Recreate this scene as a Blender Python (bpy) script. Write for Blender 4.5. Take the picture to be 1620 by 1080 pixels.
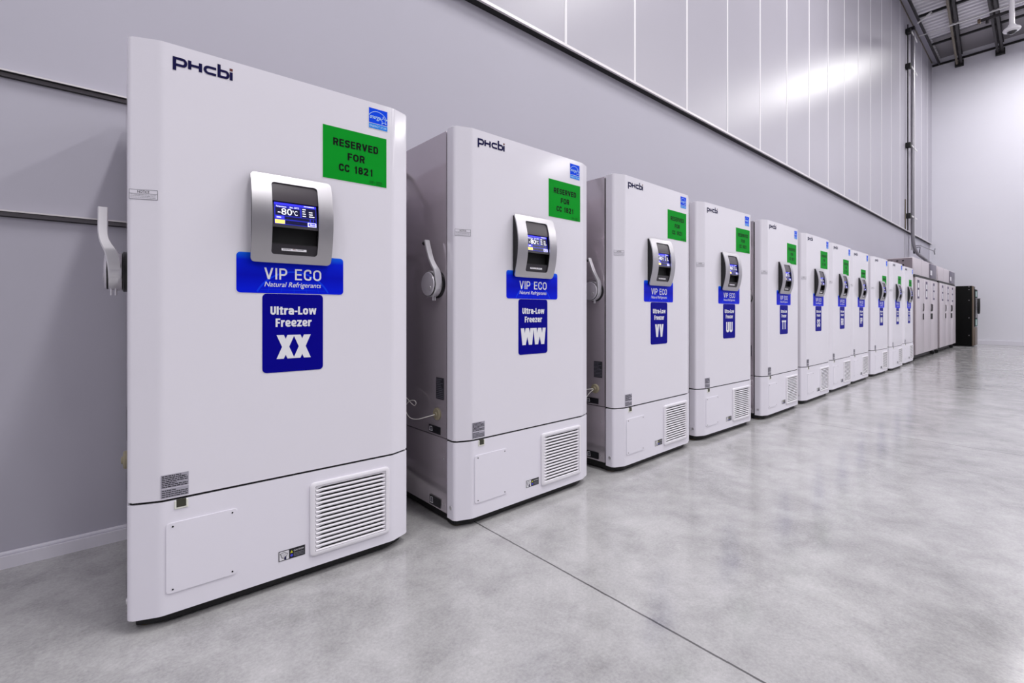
import bpy, bmesh, math, random
from mathutils import Vector, Matrix
random.seed(7)
SC = bpy.context.scene
for o in list(bpy.data.objects):
    bpy.data.objects.remove(o, do_unlink=True)
COL = SC.collection
PI = math.pi

# ------------------------------------------------------------------ camera
CAM_A = 48.8888
FPX, HORIZON = 752.68, 493.14
cd = bpy.data.cameras.new('camera')
cd.sensor_width = 36.0
cd.sensor_fit = 'HORIZONTAL'
cd.lens = FPX / 1620.0 * 36.0
cd.shift_y = (HORIZON - 540.0) / 1620.0
cd.clip_start = 0.05
cd.clip_end = 200
cam = bpy.data.objects.new('camera', cd)
COL.objects.link(cam)
cam.location = (0, -1.6, 1.087)
cam.rotation_euler = (PI / 2, 0, math.radians(CAM_A) - PI / 2)
SC.camera = cam

# ------------------------------------------------------------------ world, exposure, lights
w = bpy.data.worlds.new('world')
SC.world = w
w.use_nodes = True
bg = w.node_tree.nodes['Background']
bg.inputs[0].default_value = (0.93, 0.92, 1.0, 1)
bg.inputs[1].default_value = 0.3
SC.view_settings.view_transform = 'Standard'
SC.view_settings.look = 'None'
SC.view_settings.gamma = 1.0
SC.view_settings.use_curve_mapping = False
SC.view_settings.exposure = -0.15

LIGHT_Z = 9.45
# linear high-bay lamps and added fill rows: x, y, watts
LAMPS = [(19.5, -2.25, 260.0), (19.6, -7.5, 215.0), (19.5, -11.0, 130.0), (20.0, -15.9, 190.0),
         (8.5, -2.4, 330.0), (8.5, -7.0, 165.0), (8.5, -11.0, 105.0), (8.5, -15.0, 105.0),
         (2.0, -2.4, 310.0), (2.0, -7.0, 165.0), (2.0, -11.0, 105.0),
         (14.0, -7.5, 220.0), (14.0, -12.0, 180.0),  # unseen row added to brighten the far wall and cabinets
         (-5.0, -3.5, 220.0), (-5.0, -8.0, 170.0)]  # unseen fill added behind the camera to lift the left wall
for lx, ly, watts in LAMPS:
    ld = bpy.data.lights.new('high_bay_and_fill_light', 'AREA')
    ld.shape = 'RECTANGLE'
    ld.size, ld.size_y = 0.45, 2.4
    ld.energy = watts
    ld.color = (1.0, 0.985, 0.98)
    lo = bpy.data.objects.new('high_bay_and_fill_light', ld)
    lo.location = (lx, ly, LIGHT_Z - 0.06)
    COL.objects.link(lo)

# ------------------------------------------------------------------ materials
def lin(c):
    return tuple(((v / 255) / 12.92 if v / 255 <= 0.04045 else ((v / 255 + 0.055) / 1.055) ** 2.4) for v in c)

MATS = {}
def mat(name, rgb, rough=0.5, metal=0.0, spec=0.5, emit=0.0, coat=0.0, noise=None, bump=None):
    """noise = (scale, amount): slight procedural variation; bump = (scale, strength)"""
    if name in MATS:
        return MATS[name]
    m = bpy.data.materials.new(name)
    m.use_nodes = True
    nt = m.node_tree
    b = nt.nodes['Principled BSDF']
    c = lin(rgb) + (1,)
    b.inputs['Base Color'].default_value = c
    b.inputs['Roughness'].default_value = rough
    b.inputs['Metallic'].default_value = metal
    b.inputs['Specular IOR Level'].default_value = spec
    if coat:
        b.inputs['Coat Weight'].default_value = coat
        b.inputs['Coat Roughness'].default_value = 0.08
    if emit:
        b.inputs['Emission Color'].default_value = c
        b.inputs['Emission Strength'].default_value = emit
    if noise or bump:
        tc = nt.nodes.new('ShaderNodeTexCoord')
    if noise:
        n = nt.nodes.new('ShaderNodeTexNoise')
        n.inputs['Scale'].default_value = noise[0]
        n.inputs['Detail'].default_value = 4
        nt.links.new(tc.outputs['Object'], n.inputs['Vector'])
        mp = nt.nodes.new('ShaderNodeMapRange')
        mp.inputs['To Min'].default_value = 1 - noise[1]
        mp.inputs['To Max'].default_value = 1 + noise[1]
        nt.links.new(n.outputs['Fac'], mp.inputs['Value'])
        mx = nt.nodes.new('ShaderNodeMix')
        mx.data_type = 'RGBA'
        mx.blend_type = 'MULTIPLY'
        mx.inputs['Factor'].default_value = 1
        mx.inputs['A'].default_value = c
        nt.links.new(mp.outputs['Result'], mx.inputs['B'])
        nt.links.new(mx.outputs['Result'], b.inputs['Base Color'])
    if bump:
        n2 = nt.nodes.new('ShaderNodeTexNoise')
        n2.inputs['Scale'].default_value = bump[0]
        n2.inputs['Detail'].default_value = 3
        nt.links.new(tc.outputs['Object'], n2.inputs['Vector'])
        bp = nt.nodes.new('ShaderNodeBump')
        bp.inputs['Strength'].default_value = bump[1]
        bp.inputs['Distance'].default_value = 0.01
        nt.links.new(n2.outputs['Fac'], bp.inputs['Height'])
        nt.links.new(bp.outputs['Normal'], b.inputs['Normal'])
    MATS[name] = m
    return m

def brushed(name, rgb, rough, axis, amount=0.06, metal=1.0):
    """brushed metal: fine streaks along one local axis"""
    m = mat(name, rgb, rough, metal)
    nt = m.node_tree
    b = nt.nodes['Principled BSDF']
    tc = nt.nodes.new('ShaderNodeTexCoord')
    mp = nt.nodes.new('ShaderNodeMapping')
    s = [400.0, 400.0, 400.0]
    s[axis] = 3.0
    mp.inputs['Scale'].default_value = s
    n = nt.nodes.new('ShaderNodeTexNoise')
    n.inputs['Scale'].default_value = 1.0
    mr = nt.nodes.new('ShaderNodeMapRange')
    mr.inputs['To Min'].default_value = rough - amount
    mr.inputs['To Max'].default_value = rough + amount
    nt.links.new(tc.outputs['Object'], mp.inputs['Vector'])
    nt.links.new(mp.outputs['Vector'], n.inputs['Vector'])
    nt.links.new(n.outputs['Fac'], mr.inputs['Value'])
    nt.links.new(mr.outputs['Result'], b.inputs['Roughness'])
    return m

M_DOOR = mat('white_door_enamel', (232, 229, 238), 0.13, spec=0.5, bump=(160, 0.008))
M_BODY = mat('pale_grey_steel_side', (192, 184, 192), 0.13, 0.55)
M_BASE = mat('white_base_enamel', (234, 231, 241), 0.35, spec=0.4)
M_GRILLE = mat('white_grille_plastic', (236, 233, 240), 0.4)
M_BLACK = mat('black_rubber_and_shade', (14, 14, 16), 0.6)
M_GAP = mat('dark_cavity', (20, 20, 22), 0.8)
M_HOUSE = mat('black_housing_plastic', (18, 17, 20), 0.35)
M_VISOR = mat('dark_purple_visor', (48, 38, 50), 0.3)
M_SILL = mat('dark_sill_plastic', (44, 40, 48), 0.4)
M_SILVER = brushed('brushed_silver', (186, 184, 188), 0.34, 0)
M_SATIN = mat('satin_chrome', (216, 214, 218), 0.28, 0.6)
M_CAP = mat('satin_cap', (206, 202, 210), 0.32, 0.35)
M_LABEL = mat('white_label_paper', (226, 224, 230), 0.5)
M_INK = mat('black_ink', (12, 12, 16), 0.6, spec=0.1)
M_NAVYINK = mat('navy_ink', (16, 12, 66), 0.6, spec=0.1)
M_REDINK = mat('dark_red_ink', (92, 22, 12), 0.45)
M_GREEN = mat('green_sign_paper', (0, 152, 38), 0.6, spec=0.08, noise=(9, 0.10))
M_NAVY = mat('navy_sticker_vinyl', (3, 0, 140), 0.5, spec=0.08)
M_WHITEVINYL = mat('white_vinyl_lettering', (234, 234, 240), 0.45)
M_EBLUE = mat('bright_blue_label', (0, 72, 236), 0.5, spec=0.1)
M_EBLUE2 = mat('light_blue_label_band', (16, 132, 240), 0.5, spec=0.1)
M_ECYAN = mat('pale_cyan_print', (190, 226, 246), 0.45)
M_ARC = mat('globe_line_print', (10, 62, 240), 0.5, spec=0.1)
M_GREYLAB = mat('grey_service_label', (168, 165, 178), 0.45)
M_DKLAB = mat('dark_rating_label', (42, 42, 50), 0.4)
M_BLACKLAB = mat('black_warning_label', (16, 16, 24), 0.35)
M_GREYINK = mat('grey_ink', (120, 120, 130), 0.5)
M_YELLOW = mat('warning_yellow', (206, 206, 30), 0.5)
M_BLUEDOT = mat('warning_blue', (70, 70, 220), 0.5)
M_SCR = mat('screen_blue', (34, 38, 168), 0.2, emit=0.75)
M_SCRHI = mat('screen_bright_blue', (62, 60, 250), 0.2, emit=0.9)
M_SCRDK = mat('screen_dark', (14, 14, 52), 0.2, emit=0.6)
M_SCRW = mat('screen_white', (240, 240, 255), 0.3, emit=1.0)
M_SCRY = mat('screen_yellow', (244, 214, 110), 0.3, emit=1.0)
M_PORT = mat('beige_port_bushing', (150, 142, 118), 0.5)
M_WIRE = mat('white_wire', (224, 222, 216), 0.4)
M_CATCH = mat('ivory_catch_frame', (232, 232, 222), 0.4)
M_CATCHIN = mat('olive_catch_recess', (58, 58, 46), 0.5)
M_FOOT = mat('brass_foot', (120, 108, 84), 0.45, 0.6)

# product sticker: printed blue vinyl, paler band along its top edge
def sticker_blue():
    m = mat('blue_product_sticker', (0, 26, 206), 0.45, spec=0.1)
    nt = m.node_tree
    b = nt.nodes['Principled BSDF']
    tc = nt.nodes.new('ShaderNodeTexCoord')
    sp = nt.nodes.new('ShaderNodeSeparateXYZ')
    nt.links.new(tc.outputs['Object'], sp.inputs[0])
    cr = nt.nodes.new('ShaderNodeValToRGB')
    mr = nt.nodes.new('ShaderNodeMapRange')
    mr.inputs['From Min'].default_value = 1.158
    mr.inputs['From Max'].default_value = 1.312
    nt.links.new(sp.outputs['Z'], mr.inputs['Value'])
    nt.links.new(mr.outputs['Result'], cr.inputs['Fac'])
    cr.color_ramp.elements[0].position = 0.0
    cr.color_ramp.elements[0].color = lin((0, 28, 226)) + (1,)
    cr.color_ramp.elements[1].position = 1.0
    cr.color_ramp.elements[1].color = lin((20, 104, 246)) + (1,)
    e = cr.color_ramp.elements.new(0.45)
    e.color = lin((0, 14, 190)) + (1,)
    e = cr.color_ramp.elements.new(0.82)
    e.color = lin((0, 30, 222)) + (1,)
    nt.links.new(cr.outputs['Color'], b.inputs['Base Color'])
    return m
M_VIP = sticker_blue()

# floor: polished concrete with saw-cut joints across the room
def floor_mat():
    m = mat('polished_concrete', (176, 175, 178), 0.2)
    nt = m.node_tree
    L = nt.links
    b = nt.nodes['Principled BSDF']
    b.inputs['Specular IOR Level'].default_value = 0.62
    tc = nt.nodes.new('ShaderNodeTexCoord')
    def noise(scale, det, rough=0.55, dist=0.0, vec=None):
        n = nt.nodes.new('ShaderNodeTexNoise')
        n.inputs['Scale'].default_value = scale
        n.inputs['Detail'].default_value = det
        n.inputs['Roughness'].default_value = rough
        n.inputs['Distortion'].default_value = dist
        L.new(vec if vec else tc.outputs['Object'], n.inputs['Vector'])
        return n
    def math_(op, a, c=None, d=None):
        n = nt.nodes.new('ShaderNodeMath')
        n.operation = op
        for i, v in enumerate((a, c, d)):
            if v is None:
                continue
            if isinstance(v, (int, float)):
                n.inputs[i].default_value = v
            else:
                L.new(v, n.inputs[i])
        return n.outputs[0]
    n1 = noise(0.8, 8, 0.68, 0.25)
    n2 = noise(4.0, 8, 0.72, 0.3)
    n3 = noise(90.0, 3, 0.7)
    mixv = math_('ADD', math_('MULTIPLY', n1.outputs['Fac'], 0.34), math_('ADD', math_('MULTIPLY', n2.outputs['Fac'], 0.44), math_('MULTIPLY', n3.outputs['Fac'], 0.22)))
    cr = nt.nodes.new('ShaderNodeValToRGB')
    L.new(mixv, cr.inputs['Fac'])
    cr.color_ramp.elements[0].position = 0.34
    cr.color_ramp.elements[0].color = lin((138, 137, 138)) + (1,)
    cr.color_ramp.elements[1].position = 0.66
    cr.color_ramp.elements[1].color = lin((203, 202, 203)) + (1,)
    # joints
    sp = nt.nodes.new('ShaderNodeSeparateXYZ')
    L.new(tc.outputs['Object'], sp.inputs[0])
    wob = noise(14.0, 3, 0.7)
    wx = math_('ADD', sp.outputs['X'], math_('MULTIPLY', math_('SUBTRACT', wob.outputs['Fac'], 0.5), 0.006))
    md = math_('WRAP', math_('SUBTRACT', wx, 1.475), 1.9, -1.9)
    line = math_('LESS_THAN', math_('ABSOLUTE', md), 0.0042)
    mx = nt.nodes.new('ShaderNodeMix')
    mx.data_type = 'RGBA'
    L.new(math_('MULTIPLY', line, 0.8), mx.inputs['Factor'])
    L.new(cr.outputs['Color'], mx.inputs['A'])
    mx.inputs['B'].default_value = lin((48, 48, 50)) + (1,)
    L.new(mx.outputs['Result'], b.inputs['Base Color'])
    r = nt.nodes.new('ShaderNodeMapRange')
    L.new(n2.outputs['Fac'], r.inputs['Value'])
    r.inputs['From Min'].default_value = 0.3
    r.inputs['From Max'].default_value = 0.7
    r.inputs['To Min'].default_value = 0.10
    r.inputs['To Max'].default_value = 0.19
    L.new(r.outputs['Result'], b.inputs['Roughness'])
    bp = nt.nodes.new('ShaderNodeBump')
    bp.inputs['Strength'].default_value = 0.05
    bp.inputs['Distance'].default_value = 0.01
    L.new(n2.outputs['Fac'], bp.inputs['Height'])
    L.new(bp.outputs['Normal'], b.inputs['Normal'])
    return m
M_FLOOR = floor_mat()
M_WALL = mat('painted_lower_wall', (183, 181, 193), 0.55, spec=0.3, noise=(1.3, 0.02))
M_PANEL = mat('glossy_wall_panel', (178, 175, 186), 0.34, spec=0.5, bump=(60, 0.03), noise=(0.8, 0.02))
M_SEAM = mat('white_panel_caulk', (236, 234, 238), 0.5)
M_FARWALL = mat('far_wall_paint', (230, 229, 238), 0.6, spec=0.3, noise=(0.5, 0.02))
M_GREYWALL = mat('grey_side_wall_paint', (150, 149, 156), 0.6, spec=0.3)
M_BASEBD = mat('white_curb_paint', (226, 224, 234), 0.45)
M_LEDGE = mat('grey_angle_steel', (150, 146, 150), 0.4, 0.5)
M_LEDGETOP = mat('pale_angle_edge', (226, 222, 224), 0.35, 0.2)
M_DARKSTEEL = mat('dark_joist_steel', (42, 39, 42), 0.55, 0.3)
M_GOLDSTEEL = mat('primed_joist_steel', (112, 104, 92), 0.55, 0.2)
M_DECK = mat('galvanised_roof_deck', (240, 237, 244), 0.5)
M_GALV = mat('galvanised_conduit', (150, 148, 154), 0.35, 0.8)
M_STRUT = mat('white_strut', (226, 224, 226), 0.4)
M_WHITEPL = mat('white_camera_plastic', (232, 230, 234), 0.35)
M_SMOKE = mat('smoked_dome', (48, 46, 50), 0.15)
M_STEELCAB = brushed('stainless_cabinet', (206, 198, 204), 0.36, 2, 0.05, metal=0.35)
M_CABSIDE = mat('stainless_cabinet_side', (140, 130, 136), 0.35, 0.35)
M_PURPLE = mat('dark_purple_panel', (78, 70, 92), 0.3)
M_PLABEL = mat('purple_door_label', (66, 48, 92), 0.4)
M_KBLACK = mat('black_cabinet_enamel', (5, 5, 6), 0.55, spec=0.12)
M_KBRONZE = mat('bronze_edge_trim', (112, 98, 84), 0.35, 0.7)
M_TEAL = mat('teal_label', (84, 150, 138), 0.4)
M_FIXTURE = mat('white_fixture_enamel', (225, 225, 228), 0.4)

# ------------------------------------------------------------------ mesh helpers
class Frame:
    """a flat place to draw on: origin, right, up; normal = right x up"""
    def __init__(s, o, r, u):
        s.o, s.r, s.u = Vector(o), Vector(r).normalized(), Vector(u).normalized()
        s.n = s.r.cross(s.u)
    def p(s, a, b, h=0.0):
        return s.o + s.r * a + s.u * b + s.n * h

class MB:
    def __init__(s):
        s.bm = bmesh.new()
        s.mats = []
    def mi(s, m):
        if m not in s.mats:
            s.mats.append(m)
        return s.mats.index(m)
    def face(s, pts, m):
        f = s.bm.faces.new([s.bm.verts.new(p) for p in pts])
        f.material_index = s.mi(m)
        return f
    def box(s, x0, x1, y0, y1, z0, z1, m, bev=0.0, seg=2):
        vs = [s.bm.verts.new(p) for p in ((x0, y0, z0), (x1, y0, z0), (x1, y1, z0), (x0, y1, z0), (x0, y0, z1), (x1, y0, z1), (x1, y1, z1), (x0, y1, z1))]
        fs = []
        for q in ((3, 2, 1, 0), (4, 5, 6, 7), (0, 1, 5, 4), (1, 2, 6, 5), (2, 3, 7, 6), (3, 0, 4, 7)):
            f = s.bm.faces.new([vs[i] for i in q])
            f.material_index = s.mi(m)
            fs.append(f)
        if bev:
            es = list({e for f in fs for e in f.edges})
            bmesh.ops.bevel(s.bm, geom=es, offset=bev, segments=seg, profile=0.5, affect='EDGES')
    def prism(s, prof, z0, z1, m, bev=0.0, frame=None):
        """closed profile [(a, b)] counter-clockwise seen from +z, extruded z0..z1 (or along a frame's normal)"""
        P = (lambda a, b, c: Vector((a, b, c))) if frame is None else frame.p
        lo = [s.bm.verts.new(P(a, b, z0)) for a, b in prof]
        hi = [s.bm.verts.new(P(a, b, z1)) for a, b in prof]
        n = len(prof)
        fs = []
        for i in range(n):
            j = (i + 1) % n
            fs.append(s.bm.faces.new((lo[i], lo[j], hi[j], hi[i])))
        t = s.bm.faces.new(hi)
        b_ = s.bm.faces.new(lo[::-1])
        for f in fs + [t, b_]:
            f.material_index = s.mi(m)
        if bev:
            es = list(set(t.edges) | set(b_.edges))
            bmesh.ops.bevel(s.bm, geom=es, offset=bev, segments=2, profile=0.5, affect='EDGES', clamp_overlap=True)
    def rect(s, fr, a0, a1, b0, b1, m, h=0.0):
        s.face([fr.p(a0, b0, h), fr.p(a1, b0, h), fr.p(a1, b1, h), fr.p(a0, b1, h)], m)
    def slab(s, fr, a0, a1, b0, b1, m, th=0.0008, r=0.0, h=0.0):
        """thin plate lying on a frame, optional corner radius"""
        s.prism(rrect(a0, a1, b0, b1, r), h, h + th, m, frame=fr)
    def poly(s, fr, pts, m, h=0.0):
        s.face([fr.p(a, b, h) for a, b in pts], m)
    def stroke(s, fr, pts, wd, m, h=0.0, closed=False):
        """polyline of constant width on a frame, mitred"""
        P = []
        for p in pts:
            v = Vector(p)
            if not P or (v - P[-1]).length > 2e-5:
                P.append(v)
        if closed and (P[0] - P[-1]).length < 2e-5:
            P.pop()
        n = len(P)
        L, R = [], []
        for i in range(n):
            a = P[i - 1] if (i > 0 or closed) else None
            c = P[(i + 1) % n] if (i < n - 1 or closed) else None
            d1 = (P[i] - a).normalized() if a is not None else None
            d2 = (c - P[i]).normalized() if c is not None else None
            if d1 is None:
                d1 = d2
            if d2 is None:
                d2 = d1
            n1, n2 = Vector((-d1.y, d1.x)), Vector((-d2.y, d2.x))
            mm = (n1 + n2)
            mm = mm.normalized() if mm.length > 1e-6 else n1
            k = wd / 2 / max(0.35, mm.dot(n1))
            L.append(P[i] + mm * k)
            R.append(P[i] - mm * k)
        rng = range(n if closed else n - 1)
        for i in rng:
            j = (i + 1) % n
            s.face([fr.p(*R[i], h), fr.p(*R[j], h), fr.p(*L[j], h), fr.p(*L[i], h)], m)
    def text(s, fr, txt, a, b, size, m, h=0.0, bold=0.0, shear=0.0, sx=1.0, align='CENTER', fit=None, space=1.0):
        """lettering on a frame: a,b = anchor on the baseline; fit = width to squeeze or stretch to"""
        c = bpy.data.curves.new('t', 'FONT')
        c.body = txt
        c.size = 1.0
        c.offset = bold
        c.shear = shear
        c.resolution_u = 3
        c.space_character = space
        c.fill_mode = 'FRONT'
        ob = bpy.data.objects.new('t', c)
        COL.objects.link(ob)
        me = bpy.data.meshes.new_from_object(ob.evaluated_get(bpy.context.evaluated_depsgraph_get()))
        bpy.data.objects.remove(ob)
        bpy.data.curves.remove(c)
        if not me.vertices:
            return
        xs = [v.co.x for v in me.vertices]
        x0, x1 = min(xs), max(xs)
        k = size * sx if fit is None else fit / (x1 - x0)
        off = {'CENTER': (x0 + x1) / 2, 'LEFT': x0, 'RIGHT': x1}[align]
        vs = [s.bm.verts.new(fr.p(a + (v.co.x - off) * k, b + v.co.y * size, h)) for v in me.vertices]
        ix = s.mi(m)
        for p in me.polygons:
            try:
                f = s.bm.faces.new([vs[i] for i in p.vertices])
            except ValueError:
                continue
            f.material_index = ix
            f.normal_update()
            if f.normal.dot(fr.n) < 0:
                f.normal_flip()
        bpy.data.meshes.remove(me)
    def tube(s, pts, r, m, n=10, closed=False):
        P = [Vector(p) for p in pts]
        rings = []
        up = None
        for i, p in enumerate(P):
            a = P[i - 1] if i > 0 else (P[-1] if closed else P[0])
            c = P[i + 1] if i < len(P) - 1 else (P[0] if closed else P[-1])
            d = (c - a).normalized()
            if up is None:
                up = Vector((0, 0, 1)) if abs(d.z) < 0.9 else Vector((1, 0, 0))
            x = (up - d * up.dot(d)).normalized()
            up = x
            y = d.cross(x)
            rr = r[i] if isinstance(r, (list, tuple)) else r
            rings.append([s.bm.verts.new(p + x * (math.cos(t * 2 * PI / n) * rr) + y * (math.sin(t * 2 * PI / n) * rr)) for t in range(n)])
        ix = s.mi(m)
        K = len(rings)
        for i in range(K if closed else K - 1):
            A, B = rings[i], rings[(i + 1) % K]
            for t in range(n):
                u = (t + 1) % n
                s.bm.faces.new((A[t], A[u], B[u], B[t])).material_index = ix
        if not closed:
            s.bm.faces.new(rings[0][::-1]).material_index = ix
            s.bm.faces.new(rings[-1]).material_index = ix
    def lathe(s, origin, axis, prof, m, n=32):
        """prof [(radius, along axis)]; revolved about axis through origin"""
        ax = Vector(axis).normalized()
        x = Vector((0, 0, 1)) if abs(ax.z) < 0.9 else Vector((1, 0, 0))
        x = (x - ax * x.dot(ax)).normalized()
        y = ax.cross(x)
        o = Vector(origin)
        rings = []
        for r, t in prof:
            if r < 1e-6:
                rings.append([s.bm.verts.new(o + ax * t)])
            else:
                rings.append([s.bm.verts.new(o + ax * t + x * (r * math.cos(k * 2 * PI / n)) + y * (r * math.sin(k * 2 * PI / n))) for k in range(n)])
        ix = s.mi(m)
        for A, B in zip(rings, rings[1:]):
            for k in range(n):
                j = (k + 1) % n
                if len(A) == 1 and len(B) == 1:
                    continue
                if len(A) == 1:
                    f = s.bm.faces.new((A[0], B[j], B[k]))
                elif len(B) == 1:
                    f = s.bm.faces.new((A[k], A[j], B[0]))
                else:
                    f = s.bm.faces.new((A[k], A[j], B[j], B[k]))
                f.material_index = ix
    def build(s, name, parent=None, smooth=True, angle=32, recalc=False, wn=False):
        if recalc:
            bmesh.ops.recalc_face_normals(s.bm, faces=s.bm.faces)
        me = bpy.data.meshes.new(name)
        s.bm.to_mesh(me)
        s.bm.free()
        for m in s.mats:
            me.materials.append(m)
        if smooth:
            for p in me.polygons:
                p.use_smooth = True
            me.set_sharp_from_angle(angle=math.radians(angle))
        o = bpy.data.objects.new(name, me)
        COL.objects.link(o)
        if wn:
            md = o.modifiers.new('normals', 'WEIGHTED_NORMAL')
            md.keep_sharp = True
        if parent is not None:
            o.parent = parent
        return o

def rrect(a0, a1, b0, b1, r=0.0, n=5):
    if r <= 0:
        return [(a0, b0), (a1, b0), (a1, b1), (a0, b1)]
    out = []
    for cx, cy, t0 in ((a1 - r, b0 + r, -90), (a1 - r, b1 - r, 0), (a0 + r, b1 - r, 90), (a0 + r, b0 + r, 180)):
        for k in range(n + 1):
            t = math.radians(t0 + 90 * k / n)
            out.append((cx + r * math.cos(t), cy + r * math.sin(t)))
    return out

def arc(cx, cy, rx, ry, t0, t1, n=10):
    return [(cx + rx * math.cos(math.radians(t0 + (t1 - t0) * k / n)), cy + ry * math.sin(math.radians(t0 + (t1 - t0) * k / n))) for k in range(n + 1)]

def empty(name, loc, rz=0.0):
    o = bpy.data.objects.new(name, None)
    o.empty_display_size = 0.1
    o.location = loc
    o.rotation_euler = (0, 0, rz)
    COL.objects.link(o)
    return o

def tag(o, label=None, cat=None, group=None, kind=None):
    if label: o['label'] = label
    if cat: o['category'] = cat
    if group: o['group'] = group
    if kind: o['kind'] = kind
    return o

def copy_tree(o, parent, skip=()):
    c = o.copy()
    COL.objects.link(c)
    c.parent = parent
    for ch in list(o.children):
        if ch.name.split('.')[0] not in skip:
            copy_tree(ch, c, skip)
    return c

# ------------------------------------------------------------------ room shell
WALL_Y, FAR_X, CEIL_Z, PANEL_Y, TRIM_Z = 1.355, 22.1, 9.90, 1.30, 3.455
X0, Y0 = -9.0, -18.0

mb = MB()
mb.box(X0, FAR_X + 0.3, Y0, WALL_Y + 0.2, -0.2, 0.0, M_FLOOR)
tag(mb.build('floor', smooth=False), kind='structure')

mb = MB()
mb.box(X0, FAR_X, WALL_Y, WALL_Y + 0.2, 0, CEIL_Z + 0.1, M_WALL)
for xs in (17.876, 21.95):                                  # vertical board joints of the lower wall
    mb.box(xs - 0.012, xs + 0.012, WALL_Y - 0.003, WALL_Y, 0, TRIM_Z, M_LEDGE)
wl = tag(mb.build('wall_left', smooth=False), kind='structure')
mb = MB()
mb.box(X0, FAR_X, PANEL_Y, WALL_Y - 0.001, TRIM_Z + 0.012, CEIL_Z + 0.05, M_PANEL)
mb.build('upper_cladding', wl, smooth=False)
mb = MB()
x = 3.17 - 1.062 * 11
while x < FAR_X - 0.2:
    mb.box(x - 0.016, x + 0.016, PANEL_Y - 0.004, PANEL_Y + 0.01, TRIM_Z + 0.02, CEIL_Z, M_SEAM, 0.003, 1)
    x += 1.062
mb.build('panel_seam', wl, smooth=False)

# pale lip, and underside blackened as shade, where the cladding overhangs the lower wall
mb = MB()
mb.box(X0, FAR_X - 0.05, PANEL_Y - 0.022, PANEL_Y - 0.001, TRIM_Z - 0.002, TRIM_Z + 0.022, M_LEDGETOP)
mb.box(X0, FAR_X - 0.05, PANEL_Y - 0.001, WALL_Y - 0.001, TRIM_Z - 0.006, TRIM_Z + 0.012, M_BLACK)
tag(mb.build('trim_1', smooth=False), kind='structure')
# two steel angle rails along the lower wall
for i, z in enumerate((2.112, 1.518)):
    mb = MB()
    y1 = WALL_Y - 0.001
    mb.box(X0, FAR_X - 0.1, y1 - 0.030, y1, z - 0.005, z - 0.0015, M_BLACK)  # underside of the ledge coloured black to put in its shade
    mb.box(X0, FAR_X - 0.1, y1 - 0.031, y1, z - 0.0015, z, M_LEDGETOP)
    mb.box(X0, FAR_X - 0.1, y1 - 0.033, y1 - 0.030, z - 0.006, z + 0.0005, M_LEDGETOP)
    mb.box(X0, FAR_X - 0.1, y1 - 0.005, y1, z - 0.022, z - 0.005, M_LEDGE)
    mb.box(X0, FAR_X - 0.1, y1 - 0.008, y1, z - 0.026, z - 0.022, M_DARKSTEEL)
    tag(mb.build('trim_%d' % (i + 2), smooth=False), kind='structure')
mb = MB()
mb.box(X0, FAR_X - 0.1, WALL_Y - 0.03, WALL_Y - 0.001, 0.0, 0.052, M_BASEBD)
mb.box(X0, FAR_X - 0.1, WALL_Y - 0.018, WALL_Y - 0.001, 0.052, 0.066, M_BASEBD, 0.004, 2)
tag(mb.build('baseboard_left', smooth=False), kind='structure')

mb = MB()
mb.box(FAR_X, FAR_X + 0.2, Y0, WALL_Y + 0.2, 0, CEIL_Z + 0.1, M_FARWALL)
tag(mb.build('wall_far', smooth=False), kind='structure')
mb = MB()
mb.box(FAR_X - 0.03, FAR_X - 0.001, Y0, WALL_Y - 0.05, 0, 0.15, M_BASEBD, 0.004, 1)
tag(mb.build('baseboard_far', smooth=False), kind='structure')

mb = MB()
mb.box(X0, FAR_X + 0.2, Y0 - 0.2, Y0, 0, CEIL_Z + 0.1, M_GREYWALL)
tag(mb.build('wall_right', smooth=False), kind='structure')
mb = MB()
mb.box(X0 - 0.2, X0, Y0 - 0.2, WALL_Y + 0.2, 0, CEIL_Z + 0.1, M_FARWALL)
tag(mb.build('wall_back', smooth=False), kind='structure')

# ribbed steel roof deck: ribs run away from the wall
mb = MB()
pitch, dep = 0.21, 0.06
x = X0
prof = []
while x < FAR_X + 0.1:
    prof += [(x, 0), (x + 0.09, 0), (x + 0.11, dep), (x + 0.19, dep)]
    x += pitch
lo = [mb.bm.verts.new((a, WALL_Y + 0.1, CEIL_Z + b)) for a, b in prof]
hi = [mb.bm.verts.new((a, Y0, CEIL_Z + b)) for a, b in prof]
k = mb.mi(M_DECK)
for i in range(len(prof) - 1):
    mb.bm.faces.new((lo[i], lo[i + 1], hi[i + 1], hi[i])).material_index = k
mb.box(20.35, FAR_X, Y0, 1.06, CEIL_Z - 0.012, CEIL_Z - 0.002, M_LEDGE)
mb.face([(X0, Y0, CEIL_Z + 0.2), (FAR_X + .2, Y0, CEIL_Z + 0.2), (FAR_X + .2, WALL_Y + .2, CEIL_Z + 0.2), (X0, WALL_Y + .2, CEIL_Z + 0.2)], M_DECK)
tag(mb.build('ceiling', smooth=False), kind='structure')
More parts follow.
